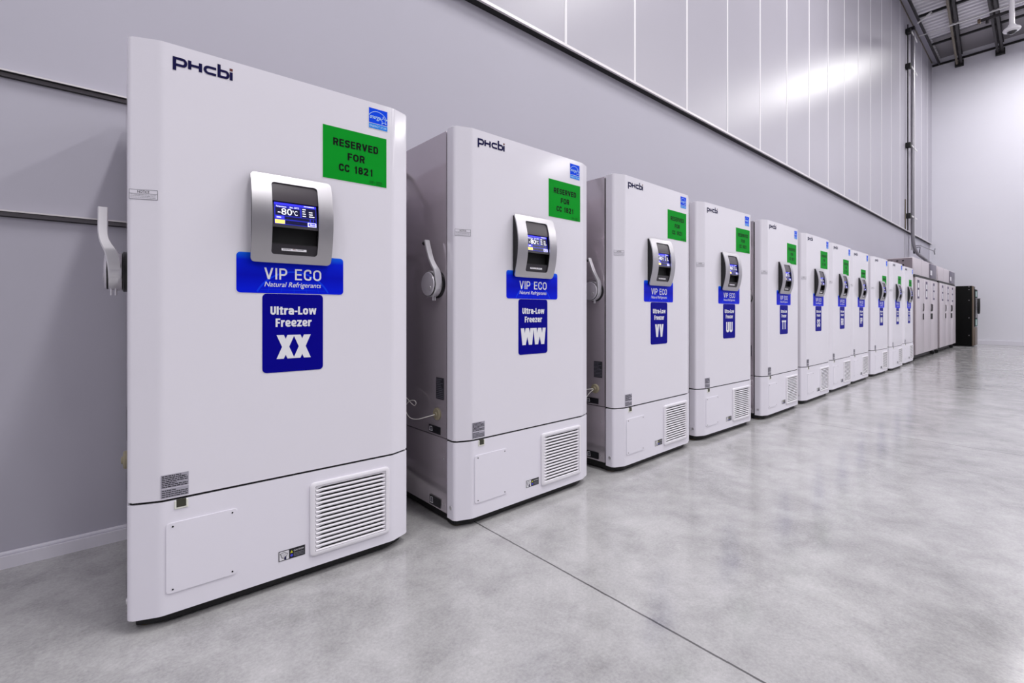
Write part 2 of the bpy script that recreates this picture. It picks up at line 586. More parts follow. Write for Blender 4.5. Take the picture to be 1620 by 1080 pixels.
# pale sloping cap band and dark ledger angle at the head of the left wall
mb = MB()
CF = Frame((X0, 0, 0), (0, 1, 0), (0, 0, 1))
mb.prism([(PANEL_Y - 0.001, 9.84), (PANEL_Y - 0.001, CEIL_Z - 0.01), (1.11, CEIL_Z - 0.01), (1.11, 9.72)][::-1], 0, FAR_X - X0 - 0.001, M_WALL, frame=CF)
mb.box(X0, FAR_X - 0.001, 1.28, PANEL_Y - 0.001, 9.80, 9.84, M_GOLDSTEEL)
tag(mb.build('trim_4', smooth=False, recalc=True), kind='structure')
mb = MB()
mb.box(X0, FAR_X - 0.001, 1.06, 1.11, 9.66, 9.72, M_DARKSTEEL)
tag(mb.build('trim_5', smooth=False), kind='structure')
mb = MB()
mb.box(FAR_X - 0.05, FAR_X - 0.001, Y0, 1.28, 9.66, 9.72, M_DARKSTEEL)
tag(mb.build('trim_6', smooth=False), kind='structure')

# ------------------------------------------------------------------ freezer
W, BD, CL, CDP = 1.03, 0.0707, 0.0882, 0.0342      # width, body setback, chamfer width, chamfer depth
ZT, ZB, ZG0, ZG1 = 2.014, 0.045, 0.433, 0.442      # top, bottom, gap between base panel and door
YF = -CDP                                         # plane of the front face
FR = Frame((0, YF - 0.0003, 0), (1, 0, 0), (0, 0, 1))             # front face, a = x, b = z
CH = Frame((0, 0, 0), (CL, -CDP, 0), (0, 0, 1))
CH.o = CH.o + CH.n * 0.0006
SD = Frame((-0.0004, 0, 0), (0, -1, 0), (0, 0, 1))                # left side, a = -y

def front_profile(back):
    """plan of door and base panel, counter-clockwise from above"""
    pts = [(W, back)]
    def corner(p, a, b, r, n=4):
        p, a, b = Vector(p), Vector(a), Vector(b)
        d1, d2 = (a - p).normalized(), (b - p).normalized()
        q0, q1 = p + d1 * r, p + d2 * r
        return [tuple((q0 * (1 - t) ** 2 + p * 2 * t * (1 - t) + q1 * t ** 2)) for t in [k / n for k in range(n + 1)]]
    pts += corner((W, 0), (W, back), (W - CL, YF), 0.014)
    pts += corner((W - CL, YF), (W, 0), (CL, YF), 0.012)
    pts += corner((CL, YF), (W - CL, YF), (0, 0), 0.012)
    pts += corner((0, 0), (CL, YF), (0, back), 0.014)
    pts += [(0, back)]
    return pts[::-1]
PROF = front_profile(BD - 0.012)
if sum(PROF[i - 1][0] * PROF[i][1] - PROF[i][0] * PROF[i - 1][1] for i in range(len(PROF))) < 0:
    PROF = PROF[::-1]

CODES = ['XX', 'WW', 'VV', 'UU', 'TT', 'SS', 'RR', 'PP', 'NN', 'MM', 'LL']

def glyph(mb, fr, ch, a, b, wd, ht, m, h):
    """heavy condensed capitals in the box (a, b, wd, ht)"""
    lay = [0]
    def para(x0, x1, t, y0=0.0, y1=1.0):          # slanted stem, bottom at x0, top at x1
        lay[0] += 1
        mb.poly(fr, [(a + x0 * wd, b + y0 * ht), (a + (x0 + t) * wd, b + y0 * ht), (a + (x1 + t) * wd, b + y1 * ht), (a + x1 * wd, b + y1 * ht)], m, h + 0.00012 * lay[0])
    def st(pts, wdt):
        lay[0] += 1
        mb.stroke(fr, [(a + px * wd, b + py * ht) for px, py in pts], wdt * wd, m, h + 0.00012 * lay[0])
    if ch == 'X':
        para(0, 0.60, 0.40); para(0.60, 0, 0.40)
    elif ch == 'W':
        t = 0.26
        para(0.12, 0.0, t); para(0.12, 0.37, t); para(0.62, 0.37, t); para(0.62, 0.74, t)
    elif ch == 'V':
        para(0.30, 0.0, 0.40); para(0.30, 0.60, 0.40)
    elif ch == 'U':
        s_ = ht / wd
        st([(0.18, 1)] + [(0.5 + 0.32 * math.cos(math.radians(t)), (0.22 + 0.32 / s_ * 0.9 * math.sin(math.radians(t)) * 0.6)) for t in range(180, 361, 20)] + [(0.82, 1)], 0.36)
    elif ch == 'T':
        para(0.31, 0.31, 0.38); para(0, 0, 1.0, 0.80, 1.0)
    elif ch == 'L':
        para(0, 0, 0.42); para(0, 0, 0.95, 0, 0.20)
    elif ch == 'N':
        para(0, 0, 0.34); para(0.66, 0.66, 0.34); para(0.62, 0.0, 0.36)
    elif ch == 'M':
        para(0, 0, 0.26); para(0.74, 0.74, 0.26); para(0.37, 0.02, 0.26); para(0.37, 0.72, 0.26)
    elif ch in 'PR':
        para(0, 0, 0.38)
        st([(0.2, 0.90), (0.62, 0.90), (0.78, 0.82), (0.80, 0.70), (0.78, 0.56), (0.62, 0.48), (0.2, 0.48)], 0.34)
        if ch == 'R':
            para(0.62, 0.45, 0.38, 0.0, 0.46)
    elif ch == 'S':
        st([(0.83, 0.66), (0.83, 0.80), (0.70, 0.90), (0.32, 0.90), (0.19, 0.80), (0.19, 0.66), (0.36, 0.56), (0.66, 0.44), (0.82, 0.34), (0.82, 0.20), (0.68, 0.10), (0.32, 0.10), (0.19, 0.20), (0.19, 0.36)], 0.33)

def rp(pts, r, n=4):
    """polyline with rounded bends"""
    V_ = [Vector(p) for p in pts]
    out = [tuple(V_[0])]
    for a, b, c in zip(V_, V_[1:], V_[2:]):
        d1, d2 = a - b, c - b
        rr = min(r, d1.length * 0.5, d2.length * 0.5)
        u1, u2 = d1.normalized(), d2.normalized()
        q0, q1 = b + u1 * rr, b + u2 * rr
        bis = u1 + u2
        if bis.length < 1e-3:
            out += [tuple(b)]
            continue
        ph = math.acos(max(-1, min(1, u1.dot(u2)))) / 2
        c_ = b + bis.normalized() * (rr / math.cos(ph))
        rad = (q0 - c_).length
        for k in range(n + 1):
            v = (q0 - c_).lerp(q1 - c_, k / n)
            out.append(tuple(c_ + v.normalized() * rad))
    return out + [tuple(V_[-1])]

def letter(ch, w, t, H=1.0, X=0.76):
    """centre lines ('s', pts, closed) and filled shapes ('p', pts) of one sans letter of width w, stroke t"""
    h = t / 2
    R = w * 0.42
    def bar(x0, x1, y0, y1):
        return ('p', [(x0, y0), (x1, y0), (x1, y1), (x0, y1)])
    def leg(x0, x1, k, y0, y1):
        return ('p', [(x0, y0), (x0 + k, y0), (x1 + k, y1), (x1, y1)])
    def st(pts, closed=False, r=R):
        return ('s', rp(pts, r) if not closed else pts, closed)
    k = t * 1.08
    m = H * 0.5
    if ch == 'U': return [st([(h, H), (h, h), (w - h, h), (w - h, H)])]
    if ch == 'O': return [st(rrect(h, w - h, h, H - h, max(0.01, (w - t) * 0.48), 6), True)]
    if ch == 'C': return [st([(w - h, H * .66), (w - h, H - h), (h, H - h), (h, h), (w - h, h), (w - h, H * .34)])]
    if ch == 'S': return [st([(w - h, H * .72), (w - h, H - h), (h, H - h), (h, H * .54), (w - h, H * .46), (w - h, h), (h, h), (h, H * .28)], r=R * .9)]
    if ch == 'E': return [bar(0, t, 0, H), bar(t, w, 0, t * .92), bar(t, w * .94, m - t * .42, m + t * .48), bar(t, w, H - t * .92, H)]
    if ch == 'F': return [bar(0, t, 0, H), bar(t, w * .92, m - t * .5, m + t * .4), bar(t, w, H - t * .92, H)]
    if ch == 'L': return [bar(0, t, 0, H), bar(t, w, 0, t * .95)]
    if ch == 'I': return [bar(0, t, 0, H)]
    if ch == 'V': return [leg(w / 2 - k / 2, 0, k, 0, H), leg(w / 2 - k / 2, w - k, k, 0, H)]
    if ch == 'D': return [bar(0, t, 0, H), st([(t, H - h), (w - h, H - h), (w - h, h), (t, h)], r=w * .55)]
    if ch == 'P': return [bar(0, t, 0, H), st([(t, H - h), (w - h, H - h), (w - h, H * .42), (t, H * .42)])]
    if ch == 'R': return [bar(0, t, 0, H), st([(t, H - h), (w - h, H - h), (w - h, H * .46), (t, H * .46)]), leg(w - k, w * .42, k, 0, H * .46)]
    if ch == '1': return [bar(w * .5, w * .5 + t, 0, H), leg(w * .1, w * .5, t * 1.0, H * .70, H * .86)]
    if ch == '8': return [st(rrect(h, w - h, h, H * .53, min((H * .53 - h) * .48, (w - t) * .48), 6), True), st(rrect(h * 1.3, w - h * 1.3, H * .53, H - h, min((H * .47 - h) * .48, (w - 2.6 * h) * .48), 6), True)]
    if ch == '2': return [st([(h, H * .70), (h, H - h), (w - h, H - h), (w - h, H * .60), (h * 1.5, t * .9)], r=R), bar(0, w, 0, t * .95)]
    if ch == 'l': return [bar(0, t, 0, H)]
    if ch == 't': return [bar(w * .25, w * .25 + t, 0, H * .95), bar(0, w, X - t * .85, X), bar(w * .25 + t, w, 0, t * .8)]
    if ch == 'r': return [bar(0, t, 0, X), st([(t * .8, X * .62), (t * .9, X - h), (w, X - h)], r=t * .5)]
    if ch == 'a': return [st([(h, X * .70), (h, X - h), (w - h, X - h), (w - h, 0)], r=R * .7), st([(w - h, X * .54), (h, X * .54), (h, h), (w - h, h)], r=R * .5)]
    if ch == 'o': return [st(rrect(h, w - h, h, X - h, max(0.01, (w - t) * 0.46), 5), True)]
    if ch == 'e': return [st([(w - h, X * .26), (w - h, h), (h, h), (h, X - h), (w - h, X - h), (w - h, X * .46), (t, X * .46)], r=R * .7)]
    if ch == 'w':
        q = t * .9
        return [leg(w * .25 - q / 2, 0, q, 0, X), leg(w * .25 - q / 2, w * .5 - q / 2, q, 0, X), leg(w * .75 - q / 2, w * .5 - q / 2, q, 0, X), leg(w * .75 - q / 2, w - q, q, 0, X)]
    if ch == 'z': return [bar(0, w, X - t * .9, X), bar(0, w, 0, t * .9), leg(0, w - t * 1.2, t * 1.2, t * .8, X - t * .8)]
    if ch == '-': return [bar(0, w, X * .38, X * .38 + t * .85)]
    return []

def sans(mb, fr, txt, a, b, H, m, h, t, ww, fit, gap=0.10, X=0.76):
    """one line of drawn lettering centred on a; ww = letter width, t = stroke, both in cap heights; fit = total width"""
    wide = {'I': t, 'l': t, '1': ww * .85, '-': ww * .55, 'w': ww * 1.5, 't': ww * .75, 'r': ww * .72, ' ': ww * .5, 'E': ww * .9, 'F': ww * .86, 'L': ww * .84, 'O': ww * 1.1, 'V': ww * 1.1, 'z': ww * .9}
    ws = [wide.get(c, ww) for c in txt]
    tot = sum(ws) + gap * (len(txt) - 1)
    k = fit / (tot * H)
    x = -tot / 2
    n = 0
    for c, w_ in zip(txt, ws):
        for it in letter(c, w_, t, X=X):
            n += 1
            hh = h + 0.00012 * (n % 3)
            P = [(a + (x + px) * H * k, b + py * H) for px, py in it[1]]
            if it[0] == 'p':
                mb.poly(fr, P, m, hh)
            else:
                mb.stroke(fr, P, t * H * (k + 1) / 2, m, hh, closed=it[2])
        x += w_ + gap

CP_Z0, CP_Z1, CP_X0, CP_X1 = 1.277, 1.616, 0.358, 0.655
CPC, CPH = (CP_Z0 + CP_Z1) / 2, (CP_Z1 - CP_Z0) / 2
def bulge(z):
    t = (z - CPC) / CPH
    return 0.015 + 0.036 * (1 - t * t)

def rows_panel(mb, m, off, outer, orad, hole=None, hrad=0.0, thick=0.004):
    """curved plate in front of the door: outer=(x0,x1,z0,z1), optional hole; off = how far its face stands in front of the bulge line"""
    x0, x1, z0, z1 = outer
    zs = set()
    for k in range(7):
        t = math.radians(90 * k / 6)
        zs |= {round(z0 + orad * (1 - math.cos(t)), 5), round(z1 - orad * (1 - math.cos(t)), 5)}
    if hole:
        for k in range(6):
            t = math.radians(90 * k / 5)
            zs |= {round(hole[2] + hrad * (1 - math.cos(t)), 5), round(hole[3] - hrad * (1 - math.cos(t)), 5)}
    n = 20
    for k in range(n + 1):
        zs.add(round(z0 + (z1 - z0) * k / n, 5))
    zs = sorted(zs)
    zz = [zs[0]]
    for v in zs[1:]:
        if v - zz[-1] > 1e-5:
            zz.append(v)
    def inset(z, lo, hi, r):
        d = 0
        if r > 0:
            if z < lo + r:
                q = lo + r - z
                d = r - math.sqrt(max(0, r * r - q * q))
            elif z > hi - r:
                q = z - (hi - r)
                d = r - math.sqrt(max(0, r * r - q * q))
        return d
    ix = mb.mi(m)
    cache = {}
    def V(x, z, back):
        k_ = (round(x, 6), round(z, 6), back)
        if k_ not in cache:
            y = YF - bulge(z) - off + (thick if back else 0)
            cache[k_] = mb.bm.verts.new((x, y, z))
        return cache[k_]
    def q(*vs):
        u = []
        for v in vs:
            if v not in u:
                u.append(v)
        if len(u) > 2:
            try:
                mb.bm.faces.new(u).material_index = ix
            except ValueError:
                pass
    for za, zb in zip(zz, zz[1:]):
        da, db = inset(za, z0, z1, orad), inset(zb, z0, z1, orad)
        La, Lb, Ra, Rb = x0 + da, x0 + db, x1 - da, x1 - db
        spans = [((La, Ra), (Lb, Rb))]
        inh = hole and za >= hole[2] - 1e-6 and zb <= hole[3] + 1e-6
        if inh:
            ha, hb = inset(za, hole[2], hole[3], hrad), inset(zb, hole[2], hole[3], hrad)
            spans = [((La, hole[0] + ha), (Lb, hole[0] + hb)), ((hole[1] - ha, Ra), (hole[1] - hb, Rb))]
        for (A0, A1), (B0, B1) in spans:
            q(V(A0, za, 0), V(A1, za, 0), V(B1, zb, 0), V(B0, zb, 0))
        q(V(La, za, 1), V(La, za, 0), V(Lb, zb, 0), V(Lb, zb, 1))
        q(V(Ra, za, 0), V(Ra, za, 1), V(Rb, zb, 1), V(Rb, zb, 0))
        if inh:
            q(V(hole[0] + ha, za, 0), V(hole[0] + ha, za, 1), V(hole[0] + hb, zb, 1), V(hole[0] + hb, zb, 0))
            q(V(hole[1] - ha, za, 1), V(hole[1] - ha, za, 0), V(hole[1] - hb, zb, 0), V(hole[1] - hb, zb, 1))
    e0, e1 = inset(zz[0], z0, z1, orad), inset(zz[-1], z0, z1, orad)
    q(V(x0 + e0, zz[0], 1), V(x1 - e0, zz[0], 1), V(x1 - e0, zz[0], 0), V(x0 + e0, zz[0], 0))
    q(V(x0 + e1, zz[-1], 0), V(x1 - e1, zz[-1], 0), V(x1 - e1, zz[-1], 1), V(x0 + e1, zz[-1], 1))
    if hole:
        h0, h1 = inset(hole[2], hole[2], hole[3], hrad), inset(hole[3], hole[2], hole[3], hrad)
        q(V(hole[0] + h0, hole[2], 0), V(hole[1] - h0, hole[2], 0), V(hole[1] - h0, hole[2], 1), V(hole[0] + h0, hole[2], 1))
        q(V(hole[0] + h1, hole[3], 1), V(hole[1] - h1, hole[3], 1), V(hole[1] - h1, hole[3], 0), V(hole[0] + h1, hole[3], 0))

def lines_of_print(mb, fr, a0, a1, b0, b1, n, m, h, seed=1, fill=0.55, short=0.6):
    r = random.Random(seed)
    st = (b1 - b0) / n
    for i in range(n):
        z = b1 - st * (i + 0.5)
        a = a0
        end = a0 + (a1 - a0) * (1 if r.random() > 0.4 else r.uniform(short, 0.95))
        while a < end:
            wl_ = min(end - a, (a1 - a0) * r.uniform(0.05, 0.16))
            mb.rect(fr, a, a + wl_, z - st * fill / 2, z + st * fill / 2, m, h)
            a += wl_ + (a1 - a0) * 0.018

def make_freezer(root):
    # carcass
    mb = MB()
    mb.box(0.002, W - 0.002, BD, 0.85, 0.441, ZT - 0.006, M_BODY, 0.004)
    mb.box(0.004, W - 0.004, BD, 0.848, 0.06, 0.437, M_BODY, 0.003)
    mb.box(0.012, W - 0.012, BD + 0.01, 0.84, 0.43, 0.445, M_GAP)
    mb.prism([(W / 2 + (a - W / 2) * 0.955, b + 0.030) for a, b in PROF], 0.010, 0.066, M_BLACK)  # black chassis blocks, brought low to imitate the shade under the freezer
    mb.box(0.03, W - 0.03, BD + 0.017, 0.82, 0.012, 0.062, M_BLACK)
    for z in (0.335, 0.10):
        mb.lathe((0.004, 0.098, z), (-1, 0, 0), [(0.006, 0), (0.0055, 0.002), (0, 0.003)], M_SATIN, 12)
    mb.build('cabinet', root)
    # door and its black gasket
    mb = MB()
    mb.prism(PROF, ZG1, ZT, M_DOOR, 0.004)
    door = mb.build('door', root, recalc=True, wn=True)
    mb = MB()
    mb.box(0.006, W - 0.006, BD - 0.013, BD + 0.001, ZG1 + 0.006, ZT - 0.02, M_BLACK)
    mb.build('gasket', door, smooth=False)
    # base panel with hatch, screws, grille, warning label
    mb = MB()
    mb.prism(PROF, ZB, ZG0, M_BASE, 0.003)
    mb.lathe((0.0, 0.026, 0.105), (-1, 0, 0), [(0.011, -0.001), (0.0105, 0.003), (0.006, 0.0035), (0.0, 0.002)], M_SATIN, 16)
    base = mb.build('base_panel', root, recalc=True, wn=True)
    mb = MB()
    mb.prism([(W / 2 + (a - W / 2) * 0.988, b + 0.007) for a, b in PROF], ZG0 - 0.002, ZG1 + 0.002, M_GAP)
    mb.build('door_seal', base, smooth=False)
    mb = MB()
    mb.prism(rrect(0.103, 0.318, 0.116, 0.358, 0.010), 0, 0.0035, M_BASE, 0.0012, frame=FR)
    mb.build('access_panel', base, recalc=True, wn=True)
    for a, b in ((0.122, 0.345), (0.302, 0.345), (0.122, 0.128), (0.302, 0.128)):
        mb = MB()
        mb.prism([(a + 0.0030 * math.cos(t * PI / 4), b + 0.0030 * math.sin(t * PI / 4)) for t in range(8)], 0.0034, 0.0046, M_INK, frame=FR)
        mb.build('screw', base)
    mb = MB()
    A0, A1, B0, B1 = 0.577, 0.922, 0.090, 0.389
    sa0, sa1, sb0, sb1 = 0.604, 0.897, 0.108, 0.371
    # raised frame as a ring
    out, inn = rrect(A0, A1, B0, B1, 0.018, 6), rrect(sa0 - 0.006, sa1 + 0.006, sb0 - 0.003, sb1 + 0.003, 0.004, 6)
    R = []
    for pts, hh in ((out, 0.0), (out, 0.006), (rrect(A0 + .006, A1 - .006, B0 + .006, B1 - .006, 0.014, 6), 0.0095), (inn, 0.0085), (inn, -0.004)):
        R.append([mb.bm.verts.new(FR.p(a, b, hh)) for a, b in pts])
    k = mb.mi(M_GRILLE)
    for P, Q in zip(R, R[1:]):
        for i in range(len(P)):
            j = (i + 1) % len(P)
            mb.bm.faces.new((P[i], P[j], Q[j], Q[i])).material_index = k
    mb.rect(FR, sa0 - 0.006, sa1 + 0.006, sb0 - 0.003, sb1 + 0.003, M_BLACK, 0.0006)
    N = 15
    st = (sb1 - sb0) / N
    for i in range(N + 1):
        z = sb0 + st * i
        lo_, hi_ = z - st * 0.28, z + st * 0.28
        pr = [(lo_ if i else sb0 - 0.002, 0.0008), (lo_ + st * 0.05 if i else sb0 - 0.002, 0.0060), (z + st * 0.08, 0.0078), (hi_ if i < N else sb1 + 0.002, 0.0045), (hi_ if i < N else sb1 + 0.002, 0.0008)]
        L_ = [mb.bm.verts.new(FR.p(sa0 - 0.004, b, hh)) for b, hh in pr]
        R_ = [mb.bm.verts.new(FR.p(sa1 + 0.004, b, hh)) for b, hh in pr]
        for q in range(len(pr) - 1):
            mb.bm.faces.new((L_[q], R_[q], R_[q + 1], L_[q + 1])).material_index = k
    for i in range(N):                                                # slots taper shut at both ends
        za, zb = sb0 + st * (i + 0.26), sb0 + st * (i + 0.74)
        for xe, xt in ((sa0 - 0.006, sa0 + 0.024), (sa1 + 0.006, sa1 - 0.014)):
            q = [(xe, za), (xt, zb), (xe, zb)] if xe > xt else [(xe, za), (xt, zb), (xe, zb)]
            f = mb.face([FR.p(a, b, 0.0035) for a, b in (q if xe < xt else q[::-1])], M_GRILLE)
    mb.build('air_grille', base, angle=50)
    mb = MB()
    mb.slab(FR, 0.460, 0.559, 0.108, 0.147, M_BLACKLAB)
    mb.rect(FR, 0.4625, 0.498, 0.1105, 0.1445, M_LABEL, 0.0012)
    mb.stroke(FR, [(0.466, 0.138), (0.472, 0.1195), (0.486, 0.1165), (0.493, 0.133), (0.480, 0.140)], 0.0016, M_INK, 0.0016, closed=True)
    for q in range(4):
        mb.stroke(FR, [(0.469 + q * 0.005, 0.136 - q * 0.001), (0.474 + q * 0.005, 0.121 + q * .001)], 0.0009, M_GREYINK, 0.0015)
    mb.poly(FR, [(0.480, 0.111), (0.488, 0.111), (0.486, 0.124), (0.482, 0.124)], M_NAVYINK, 0.0017)
    mb.poly(FR, [(0.503, 0.130), (0.513, 0.130), (0.508, 0.140)], M_YELLOW, 0.0012)
    mb.lathe(FR.p(0.508, 0.120, 0.0012), FR.n, [(0, 0.0002), (0.005, 0.0001)], M_BLUEDOT, 14)
    mb.text(FR, 'CAUTION', 0.516, 0.1335, 0.009, M_LABEL, 0.0014, bold=0.01, align='LEFT', fit=0.038)
    lines_of_print(mb, FR, 0.516, 0.555, 0.112, 0.129, 3, M_GREYINK, 0.0014, 5)
    mb.build('caution_label', base, smooth=False)
    # feet
    for fx in (0.060, W - 0.060):
        for fy in (0.060, 0.76):
            mb = MB()
            mb.lathe((fx, fy, 0), (0, 0, 1), [(0, 0.0), (0.028, 0.0), (0.028, 0.012), (0.014, 0.016), (0.014, 0.03)], M_FOOT, 18)
            mb.build('foot', root)
    # hinges on the right edge
    for z0, z1 in ((1.845, 1.95), (0.52, 0.60)):
        mb = MB()
        mb.box(W - 0.001, W + 0.012, 0.035, 0.10, z0, z1, M_CABSIDE, 0.003)
        mb.build('hinge', root)
    # latch: black hub, satin cap and a cranked lever
    hy, hz = 0.150, 1.230
    mb = MB()
    mb.lathe((0, hy, hz), (-1, 0, 0), [(0.0, -0.004), (0.072, -0.004), (0.072, 0.009), (0.066, 0.012), (0.060, 0.013), (0.060, 0.050), (0.063, 0.051), (0.063, 0.055), (0.0, 0.055)], M_HOUSE, 48)
    latch = mb.build('latch', root)
    mb = MB()
    mb.lathe((-0.055, hy, hz), (-1, 0, 0), [(0.0615, -0.006), (0.0615, 0.002), (0.058, 0.006), (0.03, 0.0085), (0.0, 0.009)], M_CAP, 40)
    mb.build('latch_cap', latch)
    mb = MB()
    mb.lathe((0, hy, hz), (-1, 0, 0), [(0.058, 0.012), (0.066, 0.0135), (0.0675, 0.017), (0.0675, 0.046), (0.066, 0.0495), (0.058, 0.050)], M_SATIN, 48)
    mb.build('latch_drum', latch)
    mb = MB()
    mb.lathe((-0.063, hy - 0.026, hz - 0.022), (-1, 0, 0), [(0.013, 0), (0.012, 0.0012), (0.006, 0.0014), (0.0, -0.001)], M_SATIN, 18)
    mb.build('keyhole', latch)
    mb = MB()
    path = [  # x centre, width in x, y, z
        (-0.0325, 0.036, 0.0930, 1.205), (-0.0330, 0.037, 0.0895, 1.232), (-0.036, 0.038, 0.0870, 1.265),
        (-0.044, 0.036, 0.088, 1.297), (-0.055, 0.031, 0.094, 1.320), (-0.062, 0.028, 0.102, 1.342), (-0.0645, 0.028, 0.112, 1.365),
        (-0.065, 0.028, 0.131, 1.41), (-0.065, 0.028, 0.148, 1.452)]
    fine = []
    for q in range(len(path) - 1):
        a_, b_, c_, d_ = [Vector(path[max(0, min(len(path) - 1, q + o))]) for o in (-1, 0, 1, 2)]
        for t in (0, 0.25, 0.5, 0.75):
            fine.append(tuple(0.5 * ((2 * b_) + (c_ - a_) * t + (2 * a_ - 5 * b_ + 4 * c_ - d_) * t ** 2 + (3 * b_ - a_ - 3 * c_ + d_) * t ** 3)))
    path = fine + [path[-1]]
    rings = []
    for i, (xc, wd, y, z) in enumerate(path):
        p0, p1 = path[max(0, i - 1)], path[min(len(path) - 1, i + 1)]
        t = Vector((0, p1[2] - p0[2], p1[3] - p0[3])).normalized()
        nn = Vector((0, -t.z, t.y))                      # outwards (front)
        th = 0.013
        c = Vector((xc, y, z))
        ring = []
        for sx, sn in ((-1, -1), (-1, 0.55), (-0.82, 1), (0.82, 1), (1, 0.55), (1, -1)):
            ring.append(mb.bm.verts.new(c + Vector((sx * wd / 2, 0, 0)) + nn * (sn * th / 2)))
        rings.append(ring)
    k = mb.mi(M_SATIN)
    for A, B in zip(rings, rings[1:]):
        for i in range(6):
            j = (i + 1) % 6
            mb.bm.faces.new((A[i], A[j], B[j], B[i])).material_index = k
    mb.bm.faces.new(rings[0]).material_index = k
    mb.bm.faces.new(rings[-1][::-1]).material_index = k
    mb.build('lever', latch, recalc=True, angle=40)
    mb = MB()
    mb.tube([(-0.065, 0.150, 1.445), (-0.065, 0.176, 1.438)], [0.011, 0.010], M_BLACK, 14)
    mb.build('grip_stop', latch)
    for px in (-0.042, -0.030):
        mb = MB()
        mb.tube([(px, 0.125, 1.172), (px, 0.125, 1.145)], 0.0035, M_SATIN, 8)
        mb.build('padlock_lug', latch)
    # control panel
    mb = MB()
    H = (CP_X0 + 0.006, CP_X1 - 0.006, CP_Z0 + 0.006, CP_Z1 - 0.006)
    nz = 24
    L_, R_ = [], []
    for i in range(nz + 1):
        z = H[2] + (H[3] - H[2]) * i / nz
        for lst, xx in ((L_, H[0]), (R_, H[1])):
            lst.append((mb.bm.verts.new((xx, YF + 0.001, z)), mb.bm.verts.new((xx, YF - bulge(z) + 0.004, z))))
    k = mb.mi(M_HOUSE)
    for i in range(nz):
        mb.bm.faces.new((L_[i][0], L_[i][1], L_[i + 1][1], L_[i + 1][0])).material_index = k
        mb.bm.faces.new((R_[i][1], R_[i][0], R_[i + 1][0], R_[i + 1][1])).material_index = k
    mb.bm.faces.new((L_[0][0], R_[0][0], R_[0][1], L_[0][1])).material_index = k
    mb.bm.faces.new((L_[-1][1], R_[-1][1], R_[-1][0], L_[-1][0])).material_index = k
    hx0, hx1 = 0.424, 0.600                                                     # recess behind the opening
    mb.face([(hx0, YF - 0.010, 1.30), (hx1, YF - 0.010, 1.30), (hx1, YF - 0.010, 1.60), (hx0, YF - 0.010, 1.60)], M_GAP)
    for xx in (hx0, hx1):
        for i in range(12):
            za, zb = 1.305 + 0.285 * i / 12, 1.305 + 0.285 * (i + 1) / 12
            mb.face([(xx, YF - 0.0095, za), (xx, YF - bulge(za) + 0.004, za), (xx, YF - bulge(zb) + 0.004, zb), (xx, YF - 0.0095, zb)], M_HOUSE)
    cp = mb.build('control_panel', root)
    mb = MB()
    rows_panel(mb, M_SILVER, 0.002, (CP_X0, CP_X1, CP_Z0, CP_Z1), 0.016, (0.427, 0.597, 1.309, 1.586), 0.012, 0.007)
    mb.build('bezel', cp, recalc=True, angle=40)
    mb = MB()
    rows_panel(mb, M_VISOR, -0.0045, (0.4275, 0.5965, 1.512, 1.586), 0.0, None, 0, 0.004)
    mb.build('visor', cp, recalc=True)
    mb = MB()
    rows_panel(mb, M_SILL, -0.006, (0.4275, 0.5965, 1.309, 1.350), 0.0, None, 0, 0.004)
    mb.box(0.428, 0.596, YF - 0.034, YF - 0.012, 1.349, 1.353, M_HOUSE)
    mb.build('sill', cp, recalc=True)
    mb = MB()
    zc = 1.331
    LF = Frame((0, YF - bulge(zc) + 0.0055, zc), (1, 0, 0), (0, 0.16, 1))
    mb.slab(LF, 0.464, 0.556, -0.0065, 0.0065, M_LABEL)
    mb.text(LF, 'Setpoint', 0.4675, -0.003, 0.0095, M_INK, 0.0011, align='LEFT', fit=0.030)
    mb.text(LF, '-80c,', 0.503, -0.003, 0.0095, M_REDINK, 0.0011, align='LEFT', fit=0.016)
    lines_of_print(mb, LF, 0.522, 0.552, -0.003, 0.003, 1, M_GREYINK, 0.0011, 3)
    mb.build('strip_label', cp, smooth=False)
    # tilted touch screen
    SF = Frame((0.436, YF - bulge(1.425) + 0.008, 1.424), (1, 0, 0), (0, 0.13, 1))
    sw, sh = 0.156, 0.086
    mb = MB()
    mb.slab(SF, -0.006, sw + 0.004, -0.012, sh + 0.006, M_HOUSE, 0.003, h=-0.0035)
    mb.slab(SF, -0.006, sw + 0.004, -0.012, -0.001, M_SILL, 0.0012, h=-0.0004)
    mb.rect(SF, 0, sw, 0, sh, M_SCR, 0.0003)
    mb.rect(SF, 0, sw, sh * 0.90, sh, M_SCRHI, 0.0005)
    mb.rect(SF, 0.004, sw * 0.60, sh * 0.42, sh * 0.76, M_SCRDK, 0.0005)
    mb.rect(SF, sw * 0.64, sw - 0.003, sh * 0.40, sh * 0.86, M_SCRDK, 0.0005)
    mb.rect(SF, 0.004, sw * 0.22, sh * 0.26, sh * 0.38, M_SCRHI, 0.0005)
    mb.rect(SF, sw * 0.24, sw * 0.83, sh * 0.25, sh * 0.38, M_SCRDK, 0.0005)
    for q in (0.86, 0.93):
        mb.rect(SF, sw * q, sw * (q + 0.05), sh * 0.24, sh * 0.37, M_SCRDK, 0.0005)
    mb.rect(SF, 0.002, sw * 0.235, sh * 0.03, sh * 0.21, M_SCRY, 0.0006)
    mb.rect(SF, sw * 0.25, sw * 0.77, sh * 0.03, sh * 0.20, M_SCRDK, 0.0005)
    mb.rect(SF, sw * 0.78, sw - 0.002, sh * 0.01, sh * 0.20, M_SCRW, 0.0005)
    mb.rect(SF, sw * 0.80, sw - 0.005, sh * 0.035, sh * 0.175, M_SCRHI, 0.0007)
    mb.build('touch_screen', cp, smooth=False)
    mb = MB()
    hh = 0.001
    mb.text(SF, '-80', sw * 0.08, sh * 0.455, 0.036, M_SCRW, hh, align='LEFT', fit=sw * 0.33)
